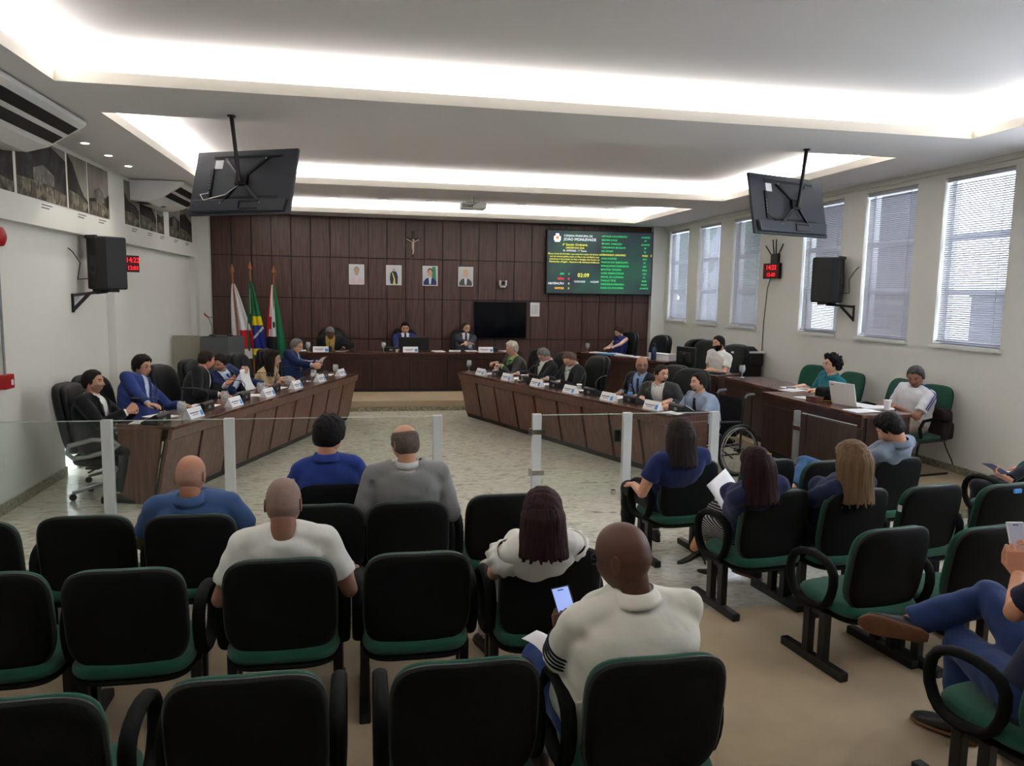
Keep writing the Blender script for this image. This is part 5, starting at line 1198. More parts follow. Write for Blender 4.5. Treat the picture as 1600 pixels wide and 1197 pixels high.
    for s in (-1, 1):
        A_, d, u = an[s], fdir[s], fup[s]; w_ = np.cross(d, u); k = sc*(.88 if female else 1); m = MB()
        hz = .085
        if lg.get('heels'):
            C = [A_-u*.035+d*-.05*k, A_-u*.05+d*-.01*k, A_-u*.075+d*.06*k, A_-u*.088+d*.13*k, A_-u*.09+d*.17*k]
            loft(m, C, [w_*v for v in (.026, .032, .040, .038, .020)], [u*v for v in (.030, .024, .020, .014, .006)], 14, 2.4)
            m.tube([A_-u*.06-d*.045*k, A_-u*.14-d*.05*k], [.012, .005], 8)
        else:
            C = [A_+u*v+d*q*k for q, v in ((-.075, -.045), (-.05, -.035), (0, -.025), (.06, -.045), (.12, -.055), (.165, -.060), (.195, -.062))]
            loft(m, C, [w_*v*k for v in (.022, .036, .040, .046, .050, .044, .018)], [u*v for v in (.030, .042, .050, .032, .024, .020, .012)], 16, 2.6)
        so = put(m, 'shoe', mat('shoe leather %d %d %d' % tuple(shoe), shoe, .5, var=.1, vscale=12), smooth=60)
        if not lg.get('heels'):
            ml = MB(); C2 = [A_-u*(hz-.008)+d*q*k for q in (-.085, -.05, .03, .11, .17, .205)]
            loft(ml, C2, [w_*v*k for v in (.020, .038, .042, .054, .048, .016)], [u*.011]*6, 16, 3)
            put(ml, 'sole', mat('shoe sole %s' % bool(lg.get('jeans')), (112, 72, 48) if lg.get('jeans') else (24, 22, 21), .7, var=.15, vscale=20), par=so, smooth=60)
    return dict(T=T, arms=arms, W=Wp, HL=HL, put=put, hf=hf, r=r, f=f, spine=spine)
def finish_people():
    dg = bpy.context.evaluated_depsgraph_get(); ms_ = {}
    for o in RAW: ms_[o.name] = bpy.data.meshes.new_from_object(o.evaluated_get(dg))
    for o in RAW: META[o.name]['_m'] = ms_[o.name]
    for fn in FIN: fn()
    for o in RAW: bpy.data.objects.remove(o)
# ------------------------------------------------------------------ who sits where
LN = Vector((-(12.28-7.48), (-.08+1.75))).normalized(); LDv = Vector((-.08+1.75, 12.28-7.48)).normalized()
RDv = Vector((1.50-3.27, 12.40-7.72)).normalized(); RN = Vector((RDv.y, -RDv.x))
ld = lambda s, o: (-1.75+LDv.x*s+LN.x*o, 7.48+LDv.y*s+LN.y*o)
rd = lambda s, o: (3.27+RDv.x*s+RN.x*o, 7.72+RDv.y*s+RN.y*o)
LA, RA = -19.0, 200.6
BLK, NAVY = (24, 25, 28), (24, 32, 66)
TAN, MED, BRN, DRK, FAIR = (206, 158, 128), (186, 136, 104), (140, 92, 68), (84, 56, 44), (218, 178, 152)
def suit(coat, shirt=(226, 226, 224), tie=None): return dict(kind='suit', coat=coat, shirt=shirt, tie=tie)
DK = .785                                      # palms on a desk 0.76 high
OSEAT = .445
# left desk
off(*ld(.20, .86), 0, -6, 'black office armchair behind the man at the near end of the left desk')
P1 = person('person in a black suit with clasped hands leaning back at the left desk', ld(.10, .86), -8, at(145, 598, z=1.13), seat=OSEAT, back=.0, skin=(190, 140, 112), hair=('short', (40, 36, 34)), beard='stubble',
    legs=dict(kL=(-.16, .34, .50), aL=(-.16, .22, .085), kR=(.12, .34, .50), aR=(.12, .24, .085)), top=suit(BLK, (232, 232, 230)), L=(-.03, .36, .90), R=(.03, .36, .91), Lp='curl', Rp='curl', Ld=(.75, .45, .5), Rd=(-.75, .45, .5), Ln=(.4, -.6, -.3), Rn=(-.4, -.6, -.3), hp=-2)
off(*ld(.80, 1.14), 0, LA, 'black office armchair behind the man in the bright blue suit on the left')
P2 = person('person in a bright blue suit and glasses sitting at the left desk', ld(.82, .92), LA, at(222, 574, z=1.175), seat=OSEAT, skin=(196, 148, 120), hair=('medium', (34, 26, 24)), glasses=(30, 28, 30), wide=1.06, belly=.03,
    top=suit((36, 56, 118), (190, 206, 236), (34, 48, 100)), L=(-.30, .36, DK), R=(.14, .33, DK), hy=-4, hp=4)
off(*ld(2.0, 1.12), 0, LA, 'black office armchair behind the man in black who turns to his neighbour')
P3 = person('person in a black suit turning away towards the neighbour at the left desk', ld(2.0, .98), LA+16, at(322, 563, z=1.17), seat=OSEAT, skin=(206, 140, 118), hair=('short', (46, 34, 28)), wide=1.04,
    top=suit(BLK, (234, 234, 232)), L=(-.16, .40, .93), R=(.14, .40, DK), Lp='rest', hy=34, hp=14, Ld=(.1, .8, .6), Ln=(.6, -.2, .6))
off(*ld(2.72, 1.14), 0, LA, 'black office armchair behind the man in blue who leans over with a paper')
P4 = person('person in a dark blue suit leaning over with a long sheet of paper', ld(2.72, 1.02), LA-6, at(343, 567, z=1.12), seat=OSEAT, skin=(196, 146, 118), hair=('short', (34, 28, 26)), beard='stubble',
    top=suit((34, 46, 88), (196, 208, 232), (40, 60, 130)), R=(.05, .36, 1.03), L=(-.34, .50, DK), Rp='pinch', Rd=(-.2, .3, .9), Rn=(-.7, -.3, 0), hy=-88, hp=22, hr=-14, re=(.4, -.2, -.8))
off(*ld(3.86, 1.10), 0, LA, 'black office armchair behind the woman in beige')
P5 = person('person with long dark hair and a beige satin blouse sitting at the left desk', ld(3.74, .98), LA, at(427, 561, z=1.09), seat=OSEAT, female=True, skin=(206, 160, 134), hair=('long', (40, 28, 26), .26), glasses=(30, 26, 26),
    top=dict(kind='blouse', c=(196, 172, 132), sleeve=.5), L=(-.10, .40, DK), R=(.10, .40, DK), Ld=(.8, .5, 0), Rd=(-.7, .6, 0), hy=12, hp=6)
off(*ld(4.78, 1.10), 0, LA, 'black office armchair behind the grey-haired man in blue')
P6 = person('grey-haired person in a blue suit reading a folded paper at the left desk', ld(4.78, .95), LA, at(463, 541, z=1.16), seat=OSEAT, skin=(206, 156, 128), hair=('short', (116, 112, 108)), glasses=(60, 56, 54),
    top=suit((30, 44, 88), (206, 214, 232), (36, 50, 100)), L=(-.03, .44, .93), R=(.12, .42, .90), Lp='curl', Rp='curl', hp=16, Ln=(.7, -.3, -.2), Rn=(-.7, -.3, -.2))
# bench
for x, lab in ((-.63, 'black office armchair of the person bowing the head at the presiding bench'), (.80, 'black office armchair in the middle of the presiding bench'), (1.98, 'black office armchair of the person with crossed arms at the presiding bench')):
    off(x, 15.20, DZ, -90, lab)
P7 = person('person bowing the head in a black jacket and yellow shirt at the bench', (-.63, 15.08), -90, at(516, 520, z=1.268), floor=DZ, seat=OSEAT, skin=DRK, hair=('crop', (120, 118, 116)), top=suit((30, 31, 36), (214, 176, 96)), L=(-.22, .42, .77), R=(-.05, .46, .77), hp=34, wide=1.08)
P8 = person('person with short black hair in a blue suit behind the monitor at the bench', (.80, 15.08), -90, at(633, 513, z=1.330), floor=DZ, seat=OSEAT, skin=(196, 146, 118), hair=('short', (30, 26, 26)), top=suit((34, 50, 110), (222, 226, 236), (24, 26, 40)), L=(-.18, .40, .77), R=(.18, .40, .77), hp=14)
P9 = person('person in glasses and a dark grey suit with crossed arms at the bench', (1.98, 15.08), -90, at(728, 513, z=1.328), floor=DZ, seat=OSEAT, skin=(206, 160, 134), hair=('short', (70, 66, 64)), glasses=(50, 46, 46), top=suit((62, 66, 80), (226, 222, 224), (60, 70, 90)), L=(.12, .34, .82), R=(-.14, .36, .84), Ld=(.9, .3, .1), Rd=(-.9, .3, .1), hy=22, hp=4)
# right desk
off(*rd(4.72, 1.14), 0, RA, 'black office armchair behind the white-haired man at the far end of the right desk')
P10 = person('white-haired person in a grey jacket and light green shirt at the right desk', rd(4.72, .98), RA, at(800, 546, z=1.135), seat=OSEAT, skin=(206, 150, 126), hair=('medium', (196, 186, 172)), top=suit((76, 76, 74), (164, 208, 132), (120, 160, 84)), L=(-.08, .44, .88), R=(.12, .40, .90), Lp='pinch', Rp='curl', hp=8, hy=-8)
off(*rd(3.98, 1.14), 0, RA, 'black office armchair behind the grey-haired man bending over the right desk')
P11 = person('person with grey hair and glasses bending down to read at the right desk', rd(3.98, .95), RA, at(850, 555, z=1.09), seat=OSEAT, skin=(206, 156, 132), hair=('short', (120, 120, 118)), glasses=(60, 56, 56), top=suit((36, 36, 38), (232, 232, 230)), L=(-.14, .42, DK), R=(.14, .40, DK), hp=42, hy=-2)
off(*rd(3.14, 1.16), 0, RA, 'black office armchair behind the balding man writing at the right desk')
P12 = person('person with receding hair writing with a pen at the right desk, in a black suit', rd(3.14, .95), RA, at(890, 562, z=1.09), seat=OSEAT, skin=(196, 148, 124), hair=('receding', (90, 74, 64)), beard='stubble', top=suit((32, 33, 36), (214, 214, 212)), L=(-.18, .44, DK), R=(.06, .46, DK+.02), Rp='pinch', hp=44, hy=6)
off(*rd(1.52, 1.20), 0, RA, 'black office armchair behind the bald man in a light blue shirt')
P13 = person('bald person in glasses, black suit, light blue shirt and patterned tie at the right desk', rd(1.52, 1.0), RA+12, at(1003, 571, z=1.15), seat=OSEAT, skin=(166, 120, 98), hair=('bald', (120, 112, 106)), glasses=(70, 66, 66), belly=.03, beard='stubble', top=suit((34, 36, 42), (150, 186, 228), (52, 56, 78)), L=(-.14, .40, DK), R=(.14, .40, DK), hy=42, hp=4, hr=4, wide=1.05)
off(*rd(.92, 1.05), 0, RA+20, 'black office armchair behind the man in the grey blazer')
P14 = person('person with glasses and goatee in a grey blazer and open white shirt', rd(1.0, .86), RA+24, at(1033, 585, z=1.09), seat=OSEAT, skin=(210, 160, 136), hair=('crop', (40, 34, 32)), glasses=(34, 32, 32), beard='goatee', top=suit((66, 66, 66), (230, 230, 228)), L=(-.16, .36, DK), R=(.16, .36, DK), hy=66, hp=4, wide=1.05)
P15 = person('person in a light blue shirt and dark tie speaking from a wheelchair', rd(.30, .86), RA-4, at(1092, 599, z=1.045), seat=OSEAT, skin=(214, 164, 140), hair=('short', (34, 28, 28)), top=dict(kind='shirt', c=(150, 166, 190), tie=(26, 28, 36)), L=(-.06, .50, DK), R=(.14, .46, DK), hy=-12, hp=-2, wide=1.05, belly=.03)
# clerk desks, press desks
off(5.08, 14.78, DZ, 205, 'black office armchair under the woman in the navy halter top')
P16 = person('person with tied-up brown hair in a navy halter top at the clerk desk', (5.02, 14.75), 205, at(967, 519, z=1.30), floor=DZ, seat=OSEAT, female=True, skin=(220, 178, 156), hair=('bun', (62, 40, 34)), top=dict(kind='blouse', c=(38, 42, 104), sleeve=0, halter=True), L=('w', 4.60, 14.30, .945), R=('w', 4.62, 14.42, .945), hp=24, hy=-10)
off(5.55, 11.15, DZ, 200, 'black office armchair under the bearded man in white')
P17 = person('person with a black beard in a white polo shirt behind the monitor', (5.42, 11.08), 206, at(1123, 537, z=1.33), floor=DZ, seat=OSEAT, skin=(206, 154, 126), hair=('short', (26, 22, 22)), beard='full', top=dict(kind='polo', c=(226, 226, 220)), L=('w', 5.10, 10.74, .945), R=('w', 5.18, 10.80, .945), Ld=(.3, .9, 0), Rd=(-.3, .9, 0), hy=-14, hp=6, wide=1.06)
P18 = person('person with dark curly hair in a teal shirt writing at the far press desk', (5.78, 8.60), 186, at(1300, 571, z=1.23), floor=DZ, seat=.42, skin=(224, 178, 154), hair=('curly', (26, 22, 24)), top=dict(kind='polo', c=(38, 116, 130), sleeve=.8), L=('w', 5.36, 8.36, .945), R=('w', 5.40, 8.72, .945), hy=-16, hp=-4, glasses=(60, 56, 56), Lp='rest')
P19 = person('person in a white T-shirt with blue shoulder stripes at the near press desk', (5.90, 7.28), 190, at(1431, 589, z=1.23), floor=DZ, seat=.42, skin=(150, 104, 84), hair=('short', (70, 66, 66)), beard='greygoatee', top=dict(kind='tee', c=(224, 224, 228), stripes=((48, 52, 150), 'shoulder'), sleeve=.75), L=(-.05, .42, .74), R=(.16, .34, .70), hy=24, hp=24, wide=1.08,
    legs=dict(kind='shorts', c=(168, 156, 140)))
MB().tube([P19['arms'][1][2]+P19['r']*0+np.array([0.028*math.cos(q), 0.028*math.sin(q)*.4, .028*math.sin(q)]) for q in [2*math.pi*k/16 for k in range(16)]], .007, 6, closed=True).build('wristwatch', M_SILVER, None)
_w = bpy.data.objects['wristwatch']; _w.parent = P19['T']; _w.matrix_parent_inverse = Matrix.Translation(-P19['T'].location)

# audience
AS = .385
A1 = person('bald person in a blue textured polo shirt in the front row on the left', (-.94, 4.66), 90, at(298, 744, z=1.005), slouch=-.03, seat=AS, skin=(176, 122, 98), hair=('bald', (150, 140, 132)), top=dict(kind='polo', c=(66, 92, 138), sleeve=.7, sr=.066), wide=1.22, belly=.04, L=(-.26, .22, .56), R=(.26, .22, .56), hy=-4, hp=4, le=(-.6, -.5, -.9), re=(.6, -.5, -.9))
A2 = person('person with cropped hair in a white T-shirt in the middle row', (-.36, 3.66), 92, at(443, 787, z=1.100), slouch=-.03, floor=CZ, seat=AS, skin=(150, 108, 90), hair=('shaved', (120, 112, 108)), top=dict(kind='tee', c=(222, 222, 216), sleeve=.72, sr=.066), wide=1.08, L=(-.27, .14, .62), R=(.27, .14, .62), hy=-2, hp=6, le=(-.4, -.6, -1), re=(.4, -.6, -1))
A4 = person('balding person in a light grey suit and glasses in the front row', (.25, 4.72), 92, at(633, 694, z=1.140), slouch=-.03, seat=AS, skin=(196, 146, 118), hair=('balding', (96, 84, 76)), glasses=(40, 38, 38), top=suit((134, 134, 134), (206, 206, 204)), wide=1.10, L=(-.27, .16, .58), R=(.27, .16, .58), hy=16, hp=6, le=(-.4, -.6, -1), re=(.4, -.6, -1))
A5 = person('person with a dark brown bob in a white ruffled blouse', (.83, 3.58), 94, at(848, 806, z=1.055), slouch=-.03, floor=CZ, seat=AS, female=True, skin=(206, 156, 130), hair=('bob', (44, 24, 26), .19), top=dict(kind='blouse', c=(228, 226, 220), sleeve=.3, ruffle=True), L=(-.16, .22, .60), R=(.16, .22, .60), hy=0, hp=4, legs=dict(c=(196, 186, 176)))
A6 = person('person with a shaved head in a white polo with striped sleeves looking at a phone', (.90, 2.56), 98, at(975, 873, z=1.140), floor=CZ, seat=AS, skin=(88, 56, 44), hair=('none', (30, 24, 22)), glasses=(24, 24, 26), top=dict(kind='polo', c=(222, 220, 210), sleeve=.86, sr=.068, stripes=((40, 42, 48), 'bands')), wide=1.30, hs=1.04, belly=.04, L=('w', .755, 2.81, .765), R=(.15, .30, .60), Lp='curl', Ld=(-.05, .45, .85), Ln=(.8, .4, .1), hy=30, hp=14, slouch=.05, legs=dict(c=(40, 62, 116), jeans=True))
A7 = person('person with long straight dark hair in a navy blouse, in the front row', (2.34, 5.46), 98, at(1064, 682, z=1.02), slouch=-.03, seat=AS, female=True, skin=(206, 150, 124), hair=('long', (44, 36, 34), .21), top=dict(kind='blouse', c=(28, 40, 88), sleeve=.55, sr=.062, armk=1.15), wide=1.26, hs=1.0, L=(-.26, .16, .58), R=(.26, .20, .60), hp=6, le=(-.5, -.6, -1), legs=dict(c=(18, 18, 20)))
A8 = person('person with long dark reddish hair and a striped skirt holding a sheet of paper', (2.44, 4.46), 104, at(1183, 731, z=1.030), slouch=-.03, floor=CZ, seat=AS, female=True, skin=(206, 146, 112), hair=('long', (40, 22, 24), .24), top=dict(kind='blouse', c=(34, 40, 76), sleeve=.16, sr=.062), wide=1.06, extra='hair_clip', L=('w', 2.475, 4.69, .60), R=('w', 2.66, 4.74, .60), hy=4, hp=18, Lp='curl', le=(-.8, -.5, -.8),
    legs=dict(kind='skirt', pattern=True, heels=True, kL=('w', 2.37, 4.84, .46), aL=('w', 2.44, 4.86, .16), kR=('w', 2.42, 4.86, .56), aR=('w', 2.34, 4.98, .25), fR=(-.75, .5, -.25), uR=(-.2, .2, .9)), shoe=(18, 18, 20))
A9 = person('person with long fair hair in a navy T-shirt and jeans', (2.96, 4.44), 106, at(1332, 722, z=1.050), slouch=-.03, floor=CZ, seat=AS, female=True, skin=(206, 146, 112), hair=('long', (108, 86, 64), .25), top=dict(kind='tee', c=(30, 38, 68), sleeve=.62, sr=.062), wide=1.06, hs=.98, L=(-.22, .26, .56), R=(.14, .26, .56), hp=10, hy=6, legs=dict(c=(54, 88, 136), jeans=True, kL=(-.18, .42, .47), kR=(.08, .44, .47)))
A10 = person('person with dark wavy hair in a grey polo looking down, in the front row', (4.10, 5.52), 116, at(1392, 672, z=1.040), slouch=-.03, seat=AS, skin=(206, 152, 122), hair=('medium', (24, 22, 22)), top=dict(kind='polo', c=(118, 128, 146), sleeve=.7), wide=1.02, L=(-.10, .30, .62), R=(.20, .24, .60), hp=34, hy=14, legs=dict(c=(60, 92, 132), jeans=True, kL=(-.26, .46, .50), aL=(-.44, .60, .10), kR=(-.12, .50, .62), aR=(-.42, .42, .46), fR=(-.8, .4, .1)))
A11 = person('person in jeans with crossed legs raising a phone at the right edge', (2.58, 2.34), 98, (2.72, 2.30, 1.22), floor=CZ, seat=AS, skin=(206, 146, 114), hair=('short', (40, 30, 26)), top=dict(kind='tee', c=(30, 34, 56), sleeve=.8, sr=.072), L=('w', 2.66, 2.60, 1.0), R=('w', 2.74, 2.62, 1.02), Lp='curl', Rp='curl', Ld=(.05, .2, .95), Ln=(.6, .6, 0), Rd=(-.05, .3, .95), Rn=(-.6, .6, 0), le=(-.7, .1, -.9),
    legs=dict(c=(38, 56, 100), jeans=True, r=(.105, .082, .066), kL=('w', 2.62, 2.80, .52), aL=('w', 2.66, 2.82, .155), fL=(-.35, .9, 0), kR=('w', 2.74, 2.80, .73), aR=('w', 2.45, 2.95, .57), fR=(-.75, .65, .1), uR=(.6, .65, .18)), shoe=(24, 24, 26), hy=10)
A12 = person('person beyond the right edge of the front row, only hands with a phone showing', (5.50, 5.20), 112, (5.50, 5.1, 1.14), seat=AS, skin=(206, 150, 124), hair=('short', (40, 32, 30)), top=dict(kind='shirt', c=(30, 32, 40)), L=('w', 4.86, 5.0, .70), R=('w', 5.06, 5.06, .67), Lp='curl', Rp='rest', Ld=(-.3, .8, .3), Ln=(.5, -.1, .8), Rd=(-.6, .7, .1), Rn=(.2, .1, -.9), hp=25)
# the second wheelchair user, in a blue polo
A3 = person('person in glasses and a royal blue polo in a wheelchair before the front row', (-.20, 4.93), 92, at(514, 683, z=1.14), seat=.42, skin=(206, 150, 126), hair=('medium', (24, 22, 24)), glasses=(40, 36, 36), top=dict(kind='polo', c=(42, 62, 134), sleeve=.75), wide=1.0, L=(-.26, .26, .58), R=(.26, .26, .58), hy=-30, hp=6)

def wheelchair(label, x, y, ang, seat=.42):
    t = thing('wheelchair', label, 'wheelchair', (x, y, 0), math.radians(ang-90))
    MB().cushion(.44, .42, .05, 5).moved(Matrix.Translation((0, .02, seat-.03)) @ Matrix.Rotation(math.radians(90), 4, 'X')).build('seat', M_FABR, t, smooth=50)
    MB().cushion(.42, .46, .03, 6).moved(Matrix.Translation((0, -.21, seat+.24)) @ Matrix.Rotation(math.radians(6), 4, 'X')).build('backrest', M_FABR, t, smooth=50)
    fr = MB()
    for s in (-1, 1):
        xx = s*.23
        fr.tube([(xx, -.20, .25), (xx, -.21, .60), (xx, -.24, .90)], .013, 8); fr.tube([(xx, -.20, seat-.06), (xx, .24, seat-.06), (xx, .34, .12)], .013, 8)
        fr.tube([(xx, -.19, .25), (xx, .22, .25), (xx, .22, seat-.06)], .012, 8)
    fr.tube([(-.23, -.10, .20), (.23, -.10, seat-.06)], .01, 8).tube([(.23, -.10, .20), (-.23, -.10, seat-.06)], .01, 8)
    fr.build('frame', M_METAL, t, smooth=60)
    for s in (-1, 1):
        xx = s*.23
        MB().tube([(xx, -.24, .895), (xx, -.27, .93), (xx, -.38, .935)], .015, 8).build('push_handle', mat('grey rubber grip', (90, 94, 98), .6, var=.05), t, smooth=60)
        MB().tube([(xx, -.19, seat+.20), (xx, .12, seat+.22), (xx, .16, seat+.10), (xx, .16, seat-.05)], .014, 8).build('armrest', M_METAL, t, smooth=60)
        xw = s*.285; C = (xw, -.12, .305)
        circ = lambda r, xo=0, n=40: [(xw+xo, C[1]+r*math.cos(q), C[2]+r*math.sin(q)) for q in [2*math.pi*k/n for k in range(n)]]
        wl = MB().tube(circ(.288), .017, 8, closed=True, up=(1, 0, 0)).build('tyre', M_BLACK, t, smooth=60)
        MB().tube(circ(.262), .011, 8, closed=True, up=(1, 0, 0)).build('rim', M_SILVER, wl, smooth=60)
        MB().tube(circ(.255, s*.035), .008, 6, closed=True, up=(1, 0, 0)).build('push_rim', M_CHROME, wl, smooth=60)
        sp = MB()
        for k in range(14):
            q = 2*math.pi*k/14; sp.tube([(xw, C[1]+.02*math.cos(q+1), C[2]+.02*math.sin(q+1)), (xw, C[1]+.26*math.cos(q), C[2]+.26*math.sin(q))], .002, 4)
        sp.build('spokes', M_SILVER, wl); MB().tube([(xw-s*.05, C[1], C[2]), (xw+s*.02, C[1], C[2])], .024, 10).build('hub', M_METAL, wl, smooth=60)
        MB().lathe([(.06, -.014), (.07, -.005), (.07, .005), (.06, .014)], n=18).moved(Matrix.Translation((s*.21, .26, .07)) @ Matrix.Rotation(math.radians(90), 4, 'Y')).build('caster', M_BLACK, t, smooth=40)
        MB().box((s*.14-.07, .32, .09), (s*.14+.07, .46, .105)).build('footplate', M_METAL, t, bevel=.005)
    return t
wx, wy = rd(.16, .85); wheelchair('wheelchair with grey push rims at the near end of the right desk', wx, wy, RA-4)
wheelchair('black wheelchair before the front row, under the man in the royal blue polo', -.20, 4.84, 92)

# spare chairs at the right of the dais
off(5.35, 13.75, DZ, 200, 'dark empty office armchair beside the woman in the navy halter top')
off(5.75, 13.05, DZ, 110, 'grey reflecting office armchair seen from the side near the windows')
off(5.62, 12.15, DZ, 215, 'tall black empty office armchair behind the computer monitor')
def visitor(x, y, z, ang, label, bag=False):
    t = thing('visitor_chair', label, 'chair', (x, y, z), math.radians(ang-90), 'green chairs at the press desks')
    MB().cushion(.48, .46, .06, 4.5).moved(Matrix.Translation((0, .02, .40)) @ Matrix.Rotation(math.radians(90), 4, 'X')).build('seat', M_GREEN, t, smooth=50)
    b_ = MB().cushion(.46, .48, .05, 3.4, 44, curve=-.03).moved(Matrix.Translation((0, -.25, .72)) @ Matrix.Rotation(math.radians(12), 4, 'X')).build('backrest', M_GREEN, t, smooth=50)
    MB().cushion(.45, .47, .03, 3.4, 44, curve=-.03).moved(Matrix.Translation((0, -.275, .72)) @ Matrix.Rotation(math.radians(12), 4, 'X')).build('back_shell', M_SHELL, b_, smooth=50)
    for s in (-1, 1):
        xx = s*.25
        MB().tube([(xx, -.20, .58), (xx, -.02, .62), (xx, .14, .60), (xx, .19, .52), (xx, .16, .42)], .018, 8).build('armrest', M_SHELL, t, smooth=60)
        MB().tube([(xx, -.26, .60), (xx, -.2, .38), (xx, .18, .37), (xx, .20, .30), (xx, .22, .02), (xx, .18, .014), (xx, -.26, .014)], .013, 8).build('leg', M_METAL, t, smooth=60)
    return t
visitor(5.90, 7.24, DZ, 190, 'green visitor chair under the man in the striped white T-shirt')
visitor(5.82, 8.62, DZ, 186, 'green visitor chair under the man in teal')
visitor(5.92, 9.50, DZ, 200, 'dark empty visitor chair seen over the far press desk behind the papers')
visitor(5.94, 7.95, DZ, 170, 'empty green visitor chair whose top shows above the white laptop')
bp = thing('backpack', 'dark brown backpack hanging on the back of the green visitor chair', 'bag', (6.17, 7.16, DZ+.34))
MB().cushion(.12, .36, .24, 4).moved(Matrix.Translation((0, 0, .20))).build('bag_body', mat('brown bag cloth', (48, 34, 30), .8, var=.1, bump=.3, bscale=60), bp, smooth=60)
MB().cushion(.08, .20, .20, 4).moved(Matrix.Translation((.06, 0, .13))).build('front_pocket', mat('brown bag cloth', (48, 34, 30)), bp, smooth=60)
MB().tube([(-.06, -.13, .05), (-.04, -.17, -.06), (.02, -.18, -.17), (.04, -.18, -.22)], .012, 6, flat=.4).build('strap', M_FABR, bp)
# ------------------------------------------------------------------ things on the desks
def goblet(name_, label, x, y, z, group):
    t = thing('water_goblet', label, 'glass', (x, y, z), 0, group)
    MB().lathe([(.040, 0), (.040, .005), (.009, .011), (.007, .052), (.024, .066), (.043, .100), (.045, .130), (.037, .178), (.034, .178), (.042, .130), (.040, .102), (.022, .072), (.001, .069)], n=20).build('bowl_and_stem', M_CUP, t, smooth=60)
    MB().lathe([(.001, .071), (.021, .073), (.039, .102), (.040, .118), (.001, .118)], n=20).build('water', M_WATER, t, smooth=60)
    return t
def cup(label, x, y, z):
    t = thing('plastic_cup', label, 'cup', (x, y, z)); MB().lathe([(.026, 0), (.036, .09), (.034, .09), (.025, .003), (.001, .003)], n=18).build('cup_wall', M_CUP, t, smooth=60)
    MB().lathe([(.035, .086), (.038, .09), (.035, .093)], n=18).build('rim', M_WHITE, t, smooth=60); return t
def nameplate(label, x, y, z, rz, group, L_=.25):
    """folded white card, its printed side towards local -Y"""
    t = thing('name_card', label, 'name card', (x, y, z), rz, group)
    MB().prism([(-L_/2, -.05, 0), (-L_/2, .05, 0), (-L_/2, .003, .10), (-L_/2, -.003, .10)], (L_, 0, 0)).build('card', M_PAPER, t)
    q = lambda u, k: (u, -.0515+.0475*k, .10*k)
    def face(u0, u1, k0, k1): return MB().add([q(u0, k0), q(u1, k0), q(u1, k1), q(u0, k1)], [(0, 1, 2, 3)])
    face(L_*.28, L_*.46, .12, .62).build('blue_emblem', M_BLUE, t); face(-L_*.42, L_*.2, .46, .58).build('printed_name', M_INK, t); face(-L_*.3, L_*.1, .28, .35).build('printed_title', M_INK, t)
def console(label, x, y, z, rz, group):
    """microphone console: sloped black unit with a screen towards local +Y and a bent gooseneck"""
    t = thing('conference_console', label, 'console', (x, y, z), rz, group)
    MB().prism([(-.14, .09, 0), (-.14, -.08, 0), (-.14, -.08, .075), (-.14, -.055, .095), (-.14, .09, .02)], (.28, 0, 0)).build('housing', M_BLACK, t, bevel=.006)
    MB().add([(-.11, .075, .0295), (.06, .075, .0295), (.06, -.045, .0925), (-.11, -.045, .0925)], [(0, 1, 2, 3)]).build('screen', M_SCREEN, t)
    MB().box((-.03, -.082, .02), (.03, -.08, .05)).build('label', M_SILVER, t)
    MB().tube([(.10, -.02, .07), (.10, -.03, .17), (.09, .0, .21), (.02, .10, .235), (-.03, .18, .235)], .0045, 6).build('gooseneck', M_RIM, t, smooth=60)
    MB().tube([(-.025, .17, .235), (-.045, .215, .235)], .010, 8).build('microphone_head', M_BLACK, t, smooth=60)
_pn = []
def sheet(label, x, y, z, rz, w_=.21, h_=.297, n=1, m=None):
    t = thing('paper_sheet' if n == 1 else 'paper_stack', label, 'paper', (x, y, z), rz)
    for k in range(n):
        a = random.uniform(-.12, .12) if k else 0; M_ = Matrix.Rotation(a, 4, 'Z')
        MB().box((-w_/2, -h_/2, k*.0035), (w_/2, h_/2, k*.0035+.0025)).moved(M_).build('sheet', m or M_PAPER, t)
    ln = MB()
    for k in range(6): ln.box((-w_*.38, h_*.34-k*h_*.1, n*.0035-.0009), (w_*(.36-.1*(k % 3)), h_*.34-k*h_*.1+.005, n*.0035-.0004))
    ln.build('printed_lines', mat('faint print', (170, 172, 184), .8, var=.1, vscale=40), t)
    _pn.append(t); return t
LZ = math.atan2(LDv.y, LDv.x)-math.pi/2        # local +Y along the desk; printed sides face the hall
lrot = math.atan2(LN.y, LN.x)-math.pi/2; rrot = math.atan2(RN.y, RN.x)-math.pi/2
TZ = .7605
nth = ['first', 'second', 'third', 'fourth', 'fifth', 'sixth']
for k in range(6):
    s = .55+k*.812
    nameplate('%s white name card from the barrier end of the left council desk' % nth[k], *ld(s, .13), TZ, lrot, 'name cards on the left council desk')
    goblet('', '%s water goblet from the barrier end of the left council desk' % nth[k], *ld(s-.14+.02*(k % 3), .17), TZ, 'goblets on the left council desk')
    console('%s microphone console from the barrier end of the left council desk' % nth[k], *ld(s-.36, .30), TZ, lrot+.15, 'consoles on the left council desk')
    nameplate('%s white name card from the barrier end of the right council desk' % nth[k], *rd(.42+k*.80, .13), TZ, rrot, 'name cards on the right council desk')
    console('%s microphone console from the barrier end of the right council desk' % nth[k], *rd(.14+k*.80, .30), TZ, rrot-.15, 'consoles on the right council desk')
